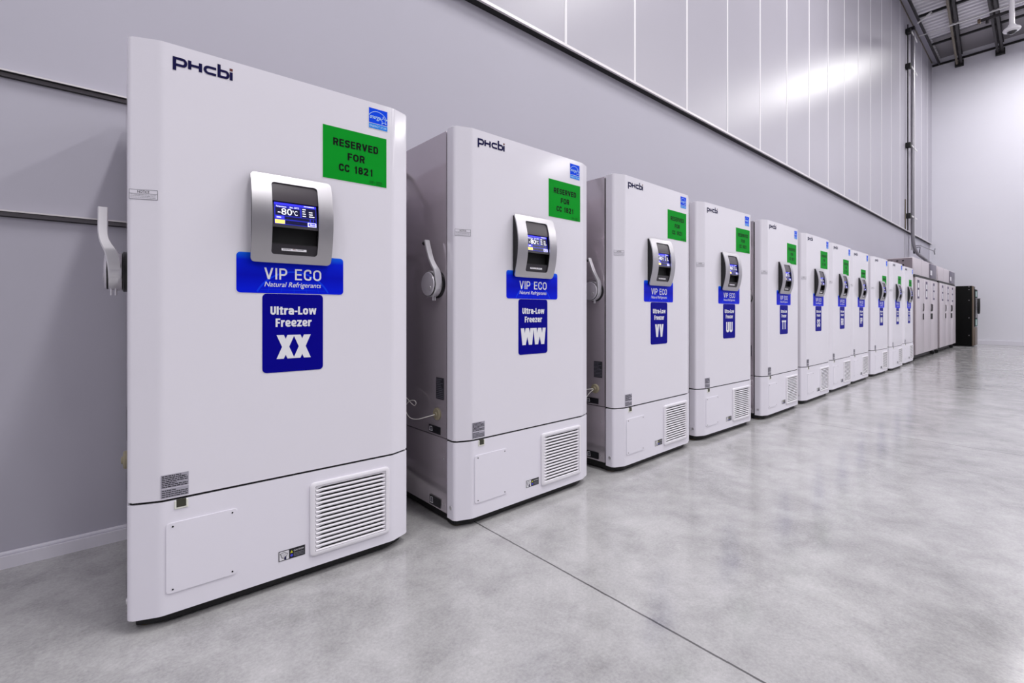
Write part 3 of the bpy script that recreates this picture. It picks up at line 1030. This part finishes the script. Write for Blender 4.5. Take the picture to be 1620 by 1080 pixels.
    mb.text(SF, '°C', sw * 0.42, sh * 0.47, 0.026, M_SCRW, hh, align='LEFT', fit=sw * 0.12)
    mb.build('temperature_lettering', cp, smooth=False)
    mb = MB()
    mb.text(SF, 'Temperature', 0.006, sh * 0.79, 0.0082, M_SCRW, hh, bold=0.02, align='LEFT', fit=sw * 0.24)
    mb.text(SF, 'Set: -80°C', sw * 0.36, sh * 0.79, 0.0082, M_SCRW, hh, bold=0.02, align='LEFT', fit=sw * 0.22)
    mb.text(SF, 'Menu', sw * 0.893, sh * 0.075, 0.008, M_SCRW, 0.0012, bold=0.02, fit=sw * 0.12)
    lines_of_print(mb, SF, sw * 0.70, sw - 0.005, sh * 0.92, sh * 0.98, 1, M_SCRW, hh, 8, 0.7)
    for q in range(4):
        zz = sh * (0.77 - q * 0.105)
        lines_of_print(mb, SF, sw * 0.66, sw * 0.74, zz, zz + sh * 0.06, 1, M_SCRW, hh, 20 + q, 0.7)
        if q:
            lines_of_print(mb, SF, sw * 0.82, sw * 0.95, zz, zz + sh * 0.06, 1, M_SCRW, hh, 30 + q, 0.7)
    lines_of_print(mb, SF, 0.008, sw * 0.2, sh * 0.27, sh * 0.36, 1, M_SCRW, hh, 41, 0.5)
    mb.build('screen_lettering', cp, smooth=False)
    # maker's mark at the top left of the door
    mb = MB()
    t, zb, zx, za, zd = 0.0098, 1.9415, 1.9725, 1.989, 1.926
    h = 0.0008
    sw_ = t
    x0 = 0.122
    mb.rect(FR, x0, x0 + t, zd, zx, M_NAVYINK, h)
    mb.stroke(FR, [(x0 + t, zx - t * .45)] + arc(x0 + 0.029, (zx + zb) / 2, 0.0085, (zx - zb) / 2 - t * .45, 90, -90, 8) + [(x0 + t, zb + t * .45)], t * .9, M_NAVYINK, h)
    x0 = 0.166
    mb.rect(FR, x0, x0 + t, zb, zx, M_NAVYINK, h); mb.rect(FR, x0 + 0.032, x0 + 0.032 + t, zb, zx, M_NAVYINK, h)
    mb.rect(FR, x0 + t, x0 + 0.032, (zx + zb) / 2 - t * .45, (zx + zb) / 2 + t * .45, M_NAVYINK, h)
    x0 = 0.212
    mb.stroke(FR, [(x0 + 0.039, zx - t * .45)] + arc(x0 + 0.0155, (zx + zb) / 2, 0.011, (zx - zb) / 2 - t * .45, 90, 270, 8) + [(x0 + 0.039, zb + t * .45)], t * .9, M_NAVYINK, h)
    x0 = 0.255
    mb.rect(FR, x0, x0 + t, zb, za, M_NAVYINK, h)
    mb.stroke(FR, [(x0 + t, zx - t * .45)] + arc(x0 + 0.026, (zx + zb) / 2, 0.0075, (zx - zb) / 2 - t * .45, 90, -90, 8) + [(x0 + t, zb + t * .45)], t * .9, M_NAVYINK, h)
    x0 = 0.2935
    mb.rect(FR, x0, x0 + t, zb, zx - .001, M_NAVYINK, h)
    mb.rect(FR, x0, x0 + t, zx + .003, zx + .003 + t * .95, M_REDINK, h)
    mb.build('maker_lettering', root, smooth=False)
    # blue efficiency label
    mb = MB()
    a0, a1, b0, b1 = 0.827, 0.9135, 1.900, 1.9885
    mb.slab(FR, a0 - 0.003, a1 + 0.002, b0 - 0.002, b1 + 0.002, M_LABEL, 0.0006)
    mb.rect(FR, a0, a1, b0 + 0.0235, b1, M_EBLUE, 0.001)
    mb.rect(FR, a0, a1, b0, b0 + 0.021, M_EBLUE2, 0.001)
    es = mb.build('efficiency_label', root, smooth=False)
    mb = MB()
    ac = (a0 + a1) / 2
    mb.stroke(FR, arc(ac - 0.004, b0 + 0.031, 0.046, 0.046, 20, 152, 16), 0.002, M_ECYAN, 0.0014)
    mb.text(FR, 'energy', a0 + 0.004, b0 + 0.043, 0.027, M_ECYAN, 0.0014, shear=0.45, align='LEFT', fit=0.052, bold=0.005)
    sx, sz = a1 - 0.018, b0 + 0.043
    star = []
    for q in range(10):
        rr = 0.0175 if q % 2 == 0 else 0.0075
        tt = math.radians(97 + q * 36)
        star.append((sx + rr * math.cos(tt), sz + rr * math.sin(tt)))
    mb.stroke(FR, star, 0.0019, M_ECYAN, 0.0015, closed=True)
    mb.build('star_emblem', es, smooth=False)
    mb = MB()
    mb.text(FR, 'ENERGY STAR', ac, b0 + 0.0052, 0.0145, M_ECYAN, 0.0014, fit=0.079, bold=0.004)
    mb.build('lettering', es, smooth=False)
    # notice on the chamfer
    mb = MB()
    n0, n1, m0, m1 = 0.006, 0.086, 1.468, 1.4995
    mb.slab(CH, n0, n1, m0, m1, M_DOOR, 0.0004)
    mb.stroke(CH, [(n0, m0), (n1, m0), (n1, m1), (n0, m1)], 0.0013, M_GREYINK, 0.0008, closed=True)
    mb.rect(CH, n0, n1, m1 - 0.0135, m1 - 0.0125, M_GREYINK, 0.0008)
    mb.text(CH, 'NOTICE', (n0 + n1) / 2, m1 - 0.0105, 0.0115, M_INK, 0.0009, fit=0.034, bold=0.006)
    lines_of_print(mb, CH, n0 + 0.003, n1 - 0.004, m0 + 0.003, m1 - 0.014, 3, M_GREYINK, 0.0009, 11, 0.25)
    mb.build('notice_label', root, smooth=False)
    # blue product sticker below the panel
    mb = MB()
    v0, v1, u0, u1 = 0.315, 0.7135, 1.1595, 1.312
    mb.prism(rrect(v0 - 0.003, v1 + 0.003, u0 - 0.003, u1 + 0.003, 0.015), 0, 0.0005, M_LABEL, frame=FR)
    mb.prism(rrect(v0, v1, u0, u1, 0.014), 0.0004, 0.0011, M_VIP, frame=FR)
    ps = mb.build('product_sticker', root, smooth=False)
    mb = MB()
    vc = 0.517
    def arc_above(r, cz, wd, n=26):
        pts = [p for p in arc(vc, cz, r, r, 0, 180, n) if p[1] > u0 + 0.002]
        mb.stroke(FR, pts, wd, M_ARC, 0.0014)
    arc_above(0.150, 1.095, 0.0065)
    for zz, hw in ((1.172, 0.12), (1.203, 0.095)):
        mb.rect(FR, vc - hw, vc + hw, zz, zz + 0.0014, M_ARC, 0.00135)
    for q in (-2, -1, 0, 1, 2):
        mb.stroke(FR, [(vc + q * 0.048, u0 + 0.003), (vc + q * 0.042, 1.203)], 0.0014, M_ARC, 0.0013)
    mb.build('globe_print', ps, smooth=False)
    mb = MB()
    sans(mb, FR, 'VIP ECO', 0.5155, 1.2135, 0.0440, M_WHITEVINYL, 0.0018, 0.15, 0.66, 0.213, 0.17)
    mb.build('lettering', ps, smooth=False)
    mb = MB()
    mb.text(FR, 'Natural Refrigerants', 0.5155, 1.185, 0.0275, M_WHITEVINYL, 0.0018, shear=0.25, fit=0.212, bold=0.004)
    mb.build('lettering', ps, smooth=False)
    # navy name sticker
    mb = MB()
    mb.prism(rrect(0.4025, 0.6295, 0.8505, 1.1575, 0.016), 0, 0.001, M_NAVY, frame=FR)
    ns = mb.build('name_sticker', root, smooth=False)
    mb = MB()
    sans(mb, FR, 'Ultra-Low', 0.5165, 1.0760, 0.0325, M_WHITEVINYL, 0.0018, 0.215, 0.58, 0.172, 0.07, 0.80)
    mb.build('lettering', ns, smooth=False)
    mb = MB()
    sans(mb, FR, 'Freezer', 0.5165, 1.0285, 0.0325, M_WHITEVINYL, 0.0018, 0.215, 0.58, 0.135, 0.07, 0.80)
    mb.build('lettering', ns, smooth=False)
    # two grey service labels at the foot of the door
    for b0, b1, sd in ((0.480, 0.5265, 3), (0.4465, 0.4775, 4)):
        mb = MB()
        mb.slab(FR, 0.0885, 0.168, b0, b1, M_GREYLAB, 0.0006)
        lines_of_print(mb, FR, 0.0915, 0.165, b0 + 0.002, b1 - 0.002, 7 if sd == 3 else 4, M_INK if sd == 3 else M_DKLAB, 0.001, sd, 0.5, 0.5)
        mb.build('service_label', root, smooth=False)
    # catch under the door edge
    mb = MB()
    mb.box(0.1265, 0.1665, YF - 0.0035, YF + 0.006, 0.402, 0.4315, M_CATCH, 0.0015, 1)
    mb.box(0.1325, 0.1605, YF - 0.0042, YF + 0.004, 0.4085, 0.4335, M_CATCHIN)
    mb.build('door_catch', root)
    # port and labels on the left side
    mb = MB()
    mb.lathe((0, 0.149, 0.556), (-1, 0, 0), [(0.032, -0.002), (0.032, 0.006), (0.028, 0.010), (0.014, 0.011), (0.012, 0.016), (0, 0.017)], M_PORT, 28)
    mb.build('access_port', root)
    for (a0, a1, b0, b1, m, nl, sd) in ((0.0895, 0.160, 0.636, 0.746, M_DKLAB, 11, 21), (0.121, 0.231, 0.452, 0.490, M_BLACKLAB, 4, 22), (0.120, 0.224, 0.072, 0.118, M_BLACKLAB, 4, 23)):
        mb = MB()
        mb.slab(SD, -a1, -a0, b0, b1, m, 0.0007)
        if sd == 21:
            lines_of_print(mb, SD, -a1 + 0.004, -a0 - 0.004, b0 + 0.004, b1 - 0.004, nl, M_GREYINK, 0.0011, sd, 0.3)
        else:
            am = -a1 + (a1 - a0) * 0.36
            mb.stroke(SD, [(-a1 + 0.006, b0 + 0.008), (am - 0.004, b0 + 0.010), (am - 0.008, b1 - 0.008), (-a1 + 0.010, b1 - 0.010)], 0.0035, M_LABEL, 0.0011, closed=True)
            mb.rect(SD, -a1 + 0.012, am - 0.012, b0 + 0.014, b1 - 0.016, M_GREYINK, 0.0012)
            lines_of_print(mb, SD, am + 0.004, -a0 - 0.006, b0 + 0.006, b1 - 0.006, nl, M_DKLAB, 0.0011, sd, 0.4)
        mb.build('rating_label' if sd == 21 else 'warning_label', root, smooth=False)
    # green sign (placed per freezer)
    GW, GH = 0.280, 0.220
    mb = MB()
    GF = Frame((0, 0, 0), (1, 0, 0), (0, 0, 1))
    mb.slab(GF, -0.003, GW + 0.003, -0.003, GH + 0.003, M_LABEL, 0.0004)
    mb.slab(GF, 0, GW, 0, GH, M_GREEN, 0.0009)
    gs = mb.build('reserved_sign', root, smooth=False)
    mb = MB()
    for s_, z_, f_ in (('RESERVED', 0.143, 0.198), ('FOR', 0.090, 0.075), ('CC 1821', 0.039, 0.150)):
        mb = MB()
        sans(mb, GF, s_, 0.141, z_, 0.0315, M_INK, 0.0013, 0.215, 0.68, f_, 0.12)
        mb.build('lettering', gs, smooth=False)
    mb = MB()
    lines_of_print(mb, GF, 0.200, 0.226, 0.006, 0.022, 3, M_INK, 0.0012, 51, 0.3)
    lines_of_print(mb, GF, 0.231, 0.258, 0.004, 0.022, 3, M_INK, 0.0012, 52, 0.3)
    mb.build('fine_print', gs, smooth=False)
    return gs, ns

FREEZERS = [  # x, y, rotation, sign x, sign bottom z, label
    (0.077, 0.451, -1.631, 0.629, 1.645, 'white upright freezer marked XX, nearest of the row, chrome lever at its side'),
    (1.337, 0.372, 0.459, 0.640, 1.643, 'white upright freezer marked WW with a curled white wire at its side port'),
    (2.601, 0.353, 0.873, 0.635, 1.640, 'white upright freezer marked VV, between the ones marked WW and UU'),
    (3.776, 0.389, -1.355, 0.645, 1.642, 'white upright freezer marked UU, between the ones marked VV and TT'),
    (5.009, 0.351, 0.244, 0.608, 1.612, 'white upright freezer marked TT, between the ones marked UU and SS'),
    (6.213, 0.374, 0.363, 0.594, 1.632, 'white upright freezer marked SS, next beyond the one marked TT'),
    (7.347, 0.411, 0.325, 0.561, 1.608, 'white upright freezer between the ones marked SS and PP'),
    (8.455, 0.441, 0.015, 0.496, 1.530, 'white upright freezer marked PP, its green sign half behind the display panel'),
    (9.724, 0.445, -0.884, 0.577, 1.500, 'white upright freezer, third before the grey steel cabinets'),
    (10.966, 0.431, 0.010, 0.540, 1.551, 'white upright freezer, second before the grey steel cabinets'),
    (12.308, 0.475, 0.030, 0.497, 1.542, 'white upright freezer right beside the grey steel cabinets, last of the row'),
]
ROW = 'white upright freezers standing in a row along the wall'
proto = empty('upright_freezer', (0, 0, 0))
gs0, ns0 = make_freezer(proto)
roots = []
for i, (fx, fy, rz, sx, sz, lab) in enumerate(FREEZERS):
    if i == 0:
        r = proto
    else:
        r = proto.copy()
        COL.objects.link(r)
        for ch in list(proto.children):
            copy_tree(ch, r, skip=('code_lettering', 'wire'))
    r.location = (fx, fy, 0)
    r.rotation_euler = (0, 0, math.radians(rz))
    tag(r, lab, 'freezer', ROW)
    for ch in r.children:
        n = ch.name.split('.')[0]
        if n == 'reserved_sign':
            ch.location = (sx, YF - 0.0004, sz)
        if n == 'name_sticker':
            sticker = ch
    mb = MB()
    code = CODES[i]
    gw = {'W': 0.098, 'M': 0.075, 'X': 0.066, 'N': 0.062}.get(code[0], 0.056)
    gap = {'W': -0.001, 'X': -0.004, 'V': 0.003}.get(code[0], 0.008)
    tot = gw * 2 + gap
    for k in range(2):
        glyph(mb, FR, code[k], 0.5165 - tot / 2 + k * (gw + gap), 0.903, gw, 0.093, M_WHITEVINYL, 0.0018)
    mb.build('code_lettering', sticker, smooth=False)
    roots.append(r)
    if i in (1, 2):
        port = [c for c in r.children if c.name.split('.')[0] == 'access_port'][0]
        mb = MB()
        if i == 1:
            pts = [(-0.012, 0.148, 0.556), (-0.05, 0.175, 0.543), (-0.075, 0.229, 0.526), (-0.08, 0.294, 0.525), (-0.08, 0.338, 0.555), (-0.08, 0.338, 0.582), (-0.075, 0.301, 0.612), (-0.07, 0.262, 0.618), (-0.065, 0.255, 0.605), (-0.06, 0.281, 0.588), (-0.06, 0.321, 0.599), (-0.06, 0.362, 0.617), (-0.06, 0.44, 0.63)]
        else:
            pts = [(-0.012, 0.148, 0.554), (-0.04, 0.165, 0.53), (-0.06, 0.19, 0.48), (-0.065, 0.22, 0.42), (-0.065, 0.27, 0.37), (-0.065, 0.36, 0.34)]
        # smooth the run
        V_ = [Vector(p) for p in pts]
        sm = []
        for q in range(len(V_) - 1):
            p0, p1, p2, p3 = V_[max(0, q - 1)], V_[q], V_[q + 1], V_[min(len(V_) - 1, q + 2)]
            for tt in (0, .25, .5, .75):
                sm.append(0.5 * ((2 * p1) + (p2 - p0) * tt + (2 * p0 - 5 * p1 + 4 * p2 - p3) * tt ** 2 + (3 * p1 - p0 - 3 * p2 + p3) * tt ** 3))
        sm.append(V_[-1])
        mb.tube(sm, 0.0022, M_WIRE, 8)
        if i == 2:
            mb.tube([(-0.012, 0.150, 0.557), (-0.04, 0.19, 0.550), (-0.06, 0.26, 0.545), (-0.07, 0.4, 0.54)], 0.0028, M_WIRE, 8)
        mb.build('wire', port)

# ------------------------------------------------------------------ grey steel reach-in cabinets
def steel_cabinet(x0, x1, label, dark0, dark1, handles, label_x, back):
    root = empty('steel_cabinet', (x0, 0.45, 0))
    tag(root, label, 'cabinet', 'grey steel cabinets')
    w_ = x1 - x0
    mb = MB()
    mb.box(0.07, w_, 0.0, back, 0.14, 1.862, M_CABSIDE, 0.005)
    mb.box(0.09, w_ - 0.02, 0.09, back - 0.05, 0.03, 0.14, M_BLACK)
    mb.build('cabinet', root)
    mb = MB()
    mb.box(0.0, w_, -0.004, back, 1.905, 2.28, M_STEELCAB, 0.006)
    mb.box(-0.001, 0.004, 0.02, back - 0.02, 1.90, 2.265, M_CABSIDE)
    for sx in (0.30, 0.62):
        mb.box(w_ * sx - 0.003, w_ * sx + 0.003, -0.0055, 0, 1.90, 2.27, M_LEDGE)
    for ry in range(2):
        for q in range(5):
            yy = 0.18 + q * 0.10
            mb.box(-0.004, 0.0, yy - 0.018, yy + 0.018, 2.20 - ry * 0.09, 2.225 - ry * 0.09, M_GAP)
    hood = mb.build('hood', root)
    mb = MB()
    mb.box(0.02, w_ - 0.01, -0.010, back - 0.02, 1.856, 1.908, M_BLACK)
    mb.build('hood_gap', hood, smooth=False)
    mb = MB()
    mb.box(dark0, dark1, -0.016, -0.003, 1.920, 2.262, M_PURPLE, 0.004)
    d = mb.build('display_panel', hood)
    mb = MB()
    HF = Frame((dark0, -0.017, 0), (1, 0, 0), (0, 0, 1))
    mb.slab(HF, 0.03, 0.26, 1.985, 2.10, M_LABEL, 0.002)
    mb.build('paper_label', d, smooth=False)
    dx = (w_ - 0.12) / 3
    for k in range(3):
        a0 = 0.11 + k * dx
        mb = MB()
        mb.box(a0 + 0.003, a0 + dx - 0.003, -0.028, -0.001, 0.145, 1.852, M_STEELCAB, 0.006)
        door = mb.build('door', root)
        DF = Frame((0, -0.0285, 0), (1, 0, 0), (0, 0, 1))
        mb = MB()
        lc = label_x[k] - x0
        mb.slab(DF, lc - 0.115, lc + 0.115, 1.385, 1.795, M_PLABEL, 0.002)
        mb.slab(DF, lc - 0.075, lc + 0.075, 1.62, 1.73, M_LABEL, 0.001, h=0.002)
        mb.slab(DF, lc - 0.075, lc + 0.075, 1.43, 1.575, M_LABEL, 0.001, h=0.002)
        mb.build('door_label', door, smooth=False)
        for hx, dk in handles:
            if dk != k:
                continue
            hx -= x0
            mb = MB()
            mb.tube([(hx, -0.027, 1.10), (hx, -0.040, 1.12), (hx + 0.01, -0.042, 1.18), (hx + 0.02, -0.040, 1.26), (hx + 0.02, -0.027, 1.28)], 0.008, M_DARKSTEEL, 10)
            mb.build('handle', door)
            mb = MB()
            mb.box(hx - 0.03, hx + 0.05, -0.040, -0.027, 0.91, 1.05, M_BLACK, 0.006)
            mb.build('lock', door)
    for fx in (0.2, w_ - 0.2):
        for fy in (0.06, back - 0.15):
            mb = MB()
            mb.tube([(fx - 0.02, fy, 0.05), (fx + 0.02, fy, 0.05)], 0.05, M_BLACK, 18)
            mb.box(fx - 0.03, fx + 0.03, fy - 0.03, fy + 0.03, 0.085, 0.14, M_LEDGE)
            mb.build('caster', root)
    return root
steel_cabinet(13.36, 16.32, 'three-door grey steel cabinet beside the last white freezer, pipe bending down to its top', 1.92, 2.80,
              [(14.27, 0), (15.30, 1), (15.44, 2)], (13.706, 14.713, 15.715), 0.58)
steel_cabinet(16.56, 19.60, 'three-door grey steel cabinet standing next to the black cabinet', 1.97, 2.96,
              [(17.60, 0), (18.62, 1), (18.76, 2)], (17.106, 18.061, 18.921), 0.58)

# ------------------------------------------------------------------ black cabinet at the end of the row
root = empty('black_cabinet', (20.56, 0.145, 0))
tag(root, 'tall black cabinet with bronze edge, end of the row by the far wall', 'cabinet')
mb = MB()
mb.box(0, 0.82, 0, 0.95, 0.02, 1.90, M_KBLACK, 0.012)
for z in (0.35, 0.9, 1.45, 1.78, 1.87):
    mb.lathe((0.0, 0.07, z), (-1, 0, 0), [(0.014, -0.001), (0.012, 0.004), (0, 0.005)], M_LEDGE, 12)
mb.build('cabinet', root)
mb = MB()
pr = [(0.0, 0.0), (0.01, -0.02), (0.04, -0.035), (0.10, -0.04), (0.10, -0.02), (0.05, -0.015), (0.03, 0.0)]
mb.prism(pr, 0.03, 1.89, M_KBRONZE, 0.004)
mb.build('edge_trim', root, recalc=True)
mb = MB()
mb.box(0.12, 0.80, -0.06, -0.001, 0.62, 1.80, M_KBLACK, 0.02)
dr = mb.build('door', root)
mb = MB()
mb.box(0.16, 0.60, -0.064, -0.058, 0.90, 1.52, M_SMOKE, 0.002)
mb.build('window', dr)
mb = MB()
mb.box(0.125, 0.155, -0.066, -0.055, 0.96, 1.42, M_DARKSTEEL, 0.003)
mb.build('handle', dr)
KF = Frame((0, -0.0605, 0), (1, 0, 0), (0, 0, 1))
for z0, z1 in ((1.56, 1.74), (0.65, 0.86)):
    mb = MB()
    mb.slab(KF, 0.22, 0.62, z0, z1, M_TEAL, 0.002)
    mb.slab(KF, 0.30, 0.46, z0 + 0.02, z1 - 0.03, M_LABEL, 0.001, h=0.002)
    mb.build('teal_label', dr, smooth=False)
mb = MB()
mb.box(0.11, 0.80, -0.06, -0.001, 0.03, 0.60, M_KBRONZE, 0.02)
mb.build('lower_panel', root)
root = empty('coiled_hose', (21.10, 0.065, 1.03))
tag(root, 'black coiled hose hanging on the front of the black cabinet', 'hose')
mb = MB()
for k in range(3):
    mb.tube([(0.15 * math.cos(t * PI / 12) + 0.012 * k, -0.012 - 0.014 * k, 0.24 + 0.235 * math.sin(t * PI / 12)) for t in range(24)], 0.010, M_BLACK, 8, closed=True)
mb.build('coil', root)
mb = MB()
mb.tube([(0.0, 0.0135, 0.455), (0.0, -0.055, 0.455), (0.0, -0.06, 0.48)], 0.008, M_DARKSTEEL, 8)
mb.build('hook', root)

# ------------------------------------------------------------------ pipes and small fittings on the left wall
def bend(pts, n=6, r=0.3):
    V_ = [Vector(p) for p in pts]
    out = [V_[0]]
    for a, b, c in zip(V_, V_[1:], V_[2:]):
        d1, d2 = (a - b), (c - b)
        rr = min(r, d1.length * .5, d2.length * .5)
        p0, p1 = b + d1.normalized() * rr, b + d2.normalized() * rr
        out += [p0 * (1 - t) ** 2 + b * 2 * t * (1 - t) + p1 * t * t for t in [k / n for k in range(n + 1)]]
    return out + [V_[-1]]
root = empty('wall_conduit', (18.13, 1.22, 0))
tag(root, 'tall grey conduit up the left wall, its foot bending over to the grey cabinets', 'conduit')
mb = MB()
mb.tube([Vector((p[0] - 18.13, p[1] - 1.22, p[2])) for p in bend([(18.13, 1.20, 9.42), (18.13, 1.20, 2.90), (19.0, 1.02, 2.66), (17.3, 0.62, 2.31)], 8, 0.5)], 0.045, M_GALV, 12)
mb.build('pipe', root)
mb = MB()
mb.tube([(-0.40, 0.03, 9.42), (-0.40, 0.03, 3.45)], 0.016, M_DARKSTEEL, 8)
mb.build('rod', root)
mb = MB()
mb.box(0.34, 0.46, 0.0, 0.079, 2.95, 9.40, M_STRUT, 0.006)
mb.build('strut', root)
mb = MB()
mb.box(-0.07, 0.07, -0.07, 0.06, 9.38, 9.48, M_DARKSTEEL, 0.01)
mb.build('end_cap', root)
for z in (9.22, 8.21, 5.92, 3.87):
    mb = MB()
    mb.box(-0.46, -0.30, -0.04, 0.075, z - 0.07, z + 0.07, M_BLACK, 0.01)
    mb.box(-0.30, 0.5, -0.052, -0.035, z - 0.02, z + 0.02, M_STRUT)
    mb.build('clamp', root)
mb = MB()
mb.box(0.36, 0.44, -0.03, 0.03, 2.84, 2.945, M_BLACK, 0.008)
mb.build('junction_box', root)
root = empty('wall_bracket', (19.3, 1.28, 3.0))
tag(root, 'thin grey rod bracket with a hook on the wall beside the conduit, above the cabinets', 'bracket')
mb = MB()
mb.tube([(0.15, 0.06, 0.17), (0.15, -0.06, 0.17), (0.15, -0.10, 0.14), (2.5, -0.10, 0.17)], 0.014, M_GALV, 8)
mb.build('rod', root)
mb = MB()
mb.tube([(0.0, 0.06, 0.10), (0.0, -0.08, 0.10), (0.03, -0.06, 0.0), (0.03, -0.06, -0.14)], 0.012, M_DARKSTEEL, 8)
mb.build('hook', root)
mb = MB()
mb.tube([(2.4, -0.10, 0.17), (2.55, -0.10, 0.27)], 0.014, M_GALV, 8)
mb.tube([(2.4, -0.10, 0.17), (2.5, -0.10, 0.07)], 0.014, M_GALV, 8)
mb.build('fork_tip', root)
mb = MB()
mb.tube([(17.61, 1.285, 4.34), (17.61, 1.285, 3.47)], 0.012, M_GOLDSTEEL, 8)
tag(mb.build('wall_cable'), 'short thin brown cable on the white cladding, left of the conduit foot', 'cable')

# ------------------------------------------------------------------ roof steel
def joist(name, p0, p1, label, web_depth, gold):
    p0, p1 = Vector(p0), Vector(p1)
    root = empty(name, p0)
    tag(root, label, 'joist', 'dark open-web roof joists')
    d = p1 - p0
    n = Vector((-d.y, d.x, 0)).normalized()
    L = d.length
    u = d.normalized()
    def bar(a, b, w2, h2, m, mb):
        a, b = Vector(a), Vector(b)
        t = (b - a).normalized()
        s1 = n
        s2 = t.cross(s1).normalized()
        q = [a + s1 * w2 + s2 * h2, a - s1 * w2 + s2 * h2, a - s1 * w2 - s2 * h2, a + s1 * w2 - s2 * h2]
        r_ = [v + (b - a) for v in q]
        vs = [mb.bm.verts.new(v) for v in q + r_]
        for f in ((0, 1, 2, 3), (7, 6, 5, 4), (0, 4, 5, 1), (1, 5, 6, 2), (2, 6, 7, 3), (3, 7, 4, 0)):
            mb.bm.faces.new([vs[i] for i in f]).material_index = mb.mi(m)
    zt = Vector((0, 0, web_depth))
    for nm, off, m in (('bottom_chord', Vector((0, 0, 0)), M_GOLDSTEEL if gold else M_DARKSTEEL), ('top_chord', zt, M_DARKSTEEL)):
        mb = MB()
        for sgn in (-1, 1):
            bar(off + n * 0.055 * sgn, off + d + n * 0.055 * sgn, 0.028, 0.03, m if sgn > 0 else M_DARKSTEEL, mb)
        mb.build(nm, root, smooth=False, recalc=True)
    k = 0
    s = 0.0
    while s < L - 0.3:
        a, b = u * s, u * (s + 0.42)
        if k % 2:
            a, b = a + zt, b
        else:
            b = b + zt
        mb = MB()
        bar(a, b, 0.018, 0.018, M_DARKSTEEL, mb)
        mb.build('web_rod', root, smooth=False, recalc=True)
        s += 0.42
        k += 1
    mb = MB()
    q = d - u * 0.12
    bar(q, d, 0.11, 0.09, M_BLACK, mb)
    mb.build('bearing_seat', root, smooth=False, recalc=True)
joist('roof_joist', (13.5, 0.07, 9.50), (22.09, 0.585, 9.50), 'dark open-web roof joist nearest the left wall', 0.34, True)
joist('roof_joist', (13.5, -0.50, 9.50), (22.09, -0.39, 9.50), 'dark open-web roof joist beside the white hanging camera', 0.34, False)

def bar_thing(name, x, z, y0, y1, hw, hh, m, label, cat, grp=None, x2=None):
    mb = MB()
    mb.box(x - hw, x + hw, y1, y0, z - hh, z + hh, m)
    tag(mb.build(name, smooth=False), label, cat, grp)
G = 'black cross bars under the roof deck'
bar_thing('cross_bar', 18.05, 9.68, 1.05, Y0 + 1, 0.03, 0.03, M_BLACK, 'black cross bar under the roof deck, farther from the far wall', 'bar', G)
bar_thing('cross_bar', 20.25, 9.68, 1.05, Y0 + 1, 0.03, 0.03, M_BLACK, 'black cross bar under the roof deck, nearer the far wall', 'bar', G)
bar_thing('white_pipe', 18.8, 9.46, 0.50, -6.0, 0.02, 0.02, M_STRUT, 'thin white pipe crossing under the ribbed roof between the joists', 'pipe')
mb = MB()
mb.tube([(18.05, 1.08, 9.50), (17.9, 0.75, 9.62)], 0.022, M_STRUT, 8)
tag(mb.build('white_brace'), 'short white brace slanting from the conduit top to the roof', 'brace')
mb = MB()
mb.tube([(19.2, 1.22, 9.63), (19.2, 0.62, 9.60)], 0.014, M_STRUT, 8)
tag(mb.build('thin_rod'), 'thin pale rod under the roof between wall and first joist', 'rod')
root = empty('sprinkler_pipe', (17.5, -0.25, 8.73))
tag(root, 'dark sprinkler pipe stub with a hanging head, crossing the second joist', 'sprinkler')
mb = MB()
mb.tube([(0, 0.0, 0), (0, -1.6, 0)], 0.04, M_DARKSTEEL, 12)
mb.build('pipe', root)
mb = MB()
mb.tube([(0, 0.03, 0), (0, -0.03, 0)], 0.062, M_KBRONZE, 14)
mb.build('end_cap', root)
mb = MB()
mb.tube([(0, -0.15, -0.02), (0, -0.15, -0.12)], [0.024, 0.036], M_DARKSTEEL, 10)
mb.build('spray_head', root)

# hanging dome camera
root = empty('dome_camera', (15.5, -0.93, 7.40))
tag(root, 'white dome camera hanging from the roof on a white pole', 'camera')
mb = MB()
mb.tube([(0, 0, 0.14), (0, 0, CEIL_Z - 7.40)], 0.045, M_WHITEPL, 14)
mb.build('pole', root)
mb = MB()
mb.lathe((0, 0, 0), (0, 0, 1), [(0.085, -0.02), (0.135, 0.0), (0.150, 0.03), (0.135, 0.06), (0.08, 0.10), (0.055, 0.15), (0, 0.152)], M_WHITEPL, 32)
mb.build('housing', root)
mb = MB()
mb.lathe((0, 0, 0), (0, 0, 1), [(0, -0.075), (0.04, -0.068), (0.075, -0.04), (0.088, -0.012)], M_SMOKE, 28)
mb.build('dome', root)

# ------------------------------------------------------------------ linear high-bay fixtures for the lamps, added fill rows included
first = None
for lx, ly, watts in LAMPS:
    if first is None:
        mb = MB()
        mb.box(-0.25, 0.25, -1.25, 1.25, -0.04, 0.04, M_FIXTURE, 0.01)
        mb.tube([(0, -0.9, 0.04), (0, -0.9, CEIL_Z - LIGHT_Z - 0.002)], 0.01, M_LEDGE, 6)
        mb.tube([(0, 0.9, 0.04), (0, 0.9, CEIL_Z - LIGHT_Z - 0.002)], 0.01, M_LEDGE, 6)
        o = first = mb.build('high_bay_and_fill_fixture')
    else:
        o = first.copy()
        COL.objects.link(o)
    o.location = (lx, ly, LIGHT_Z)
    tag(o, 'white linear high-bay lamp under the roof deck, in a set partly added as fill', 'lamp', 'linear high-bay lamps')
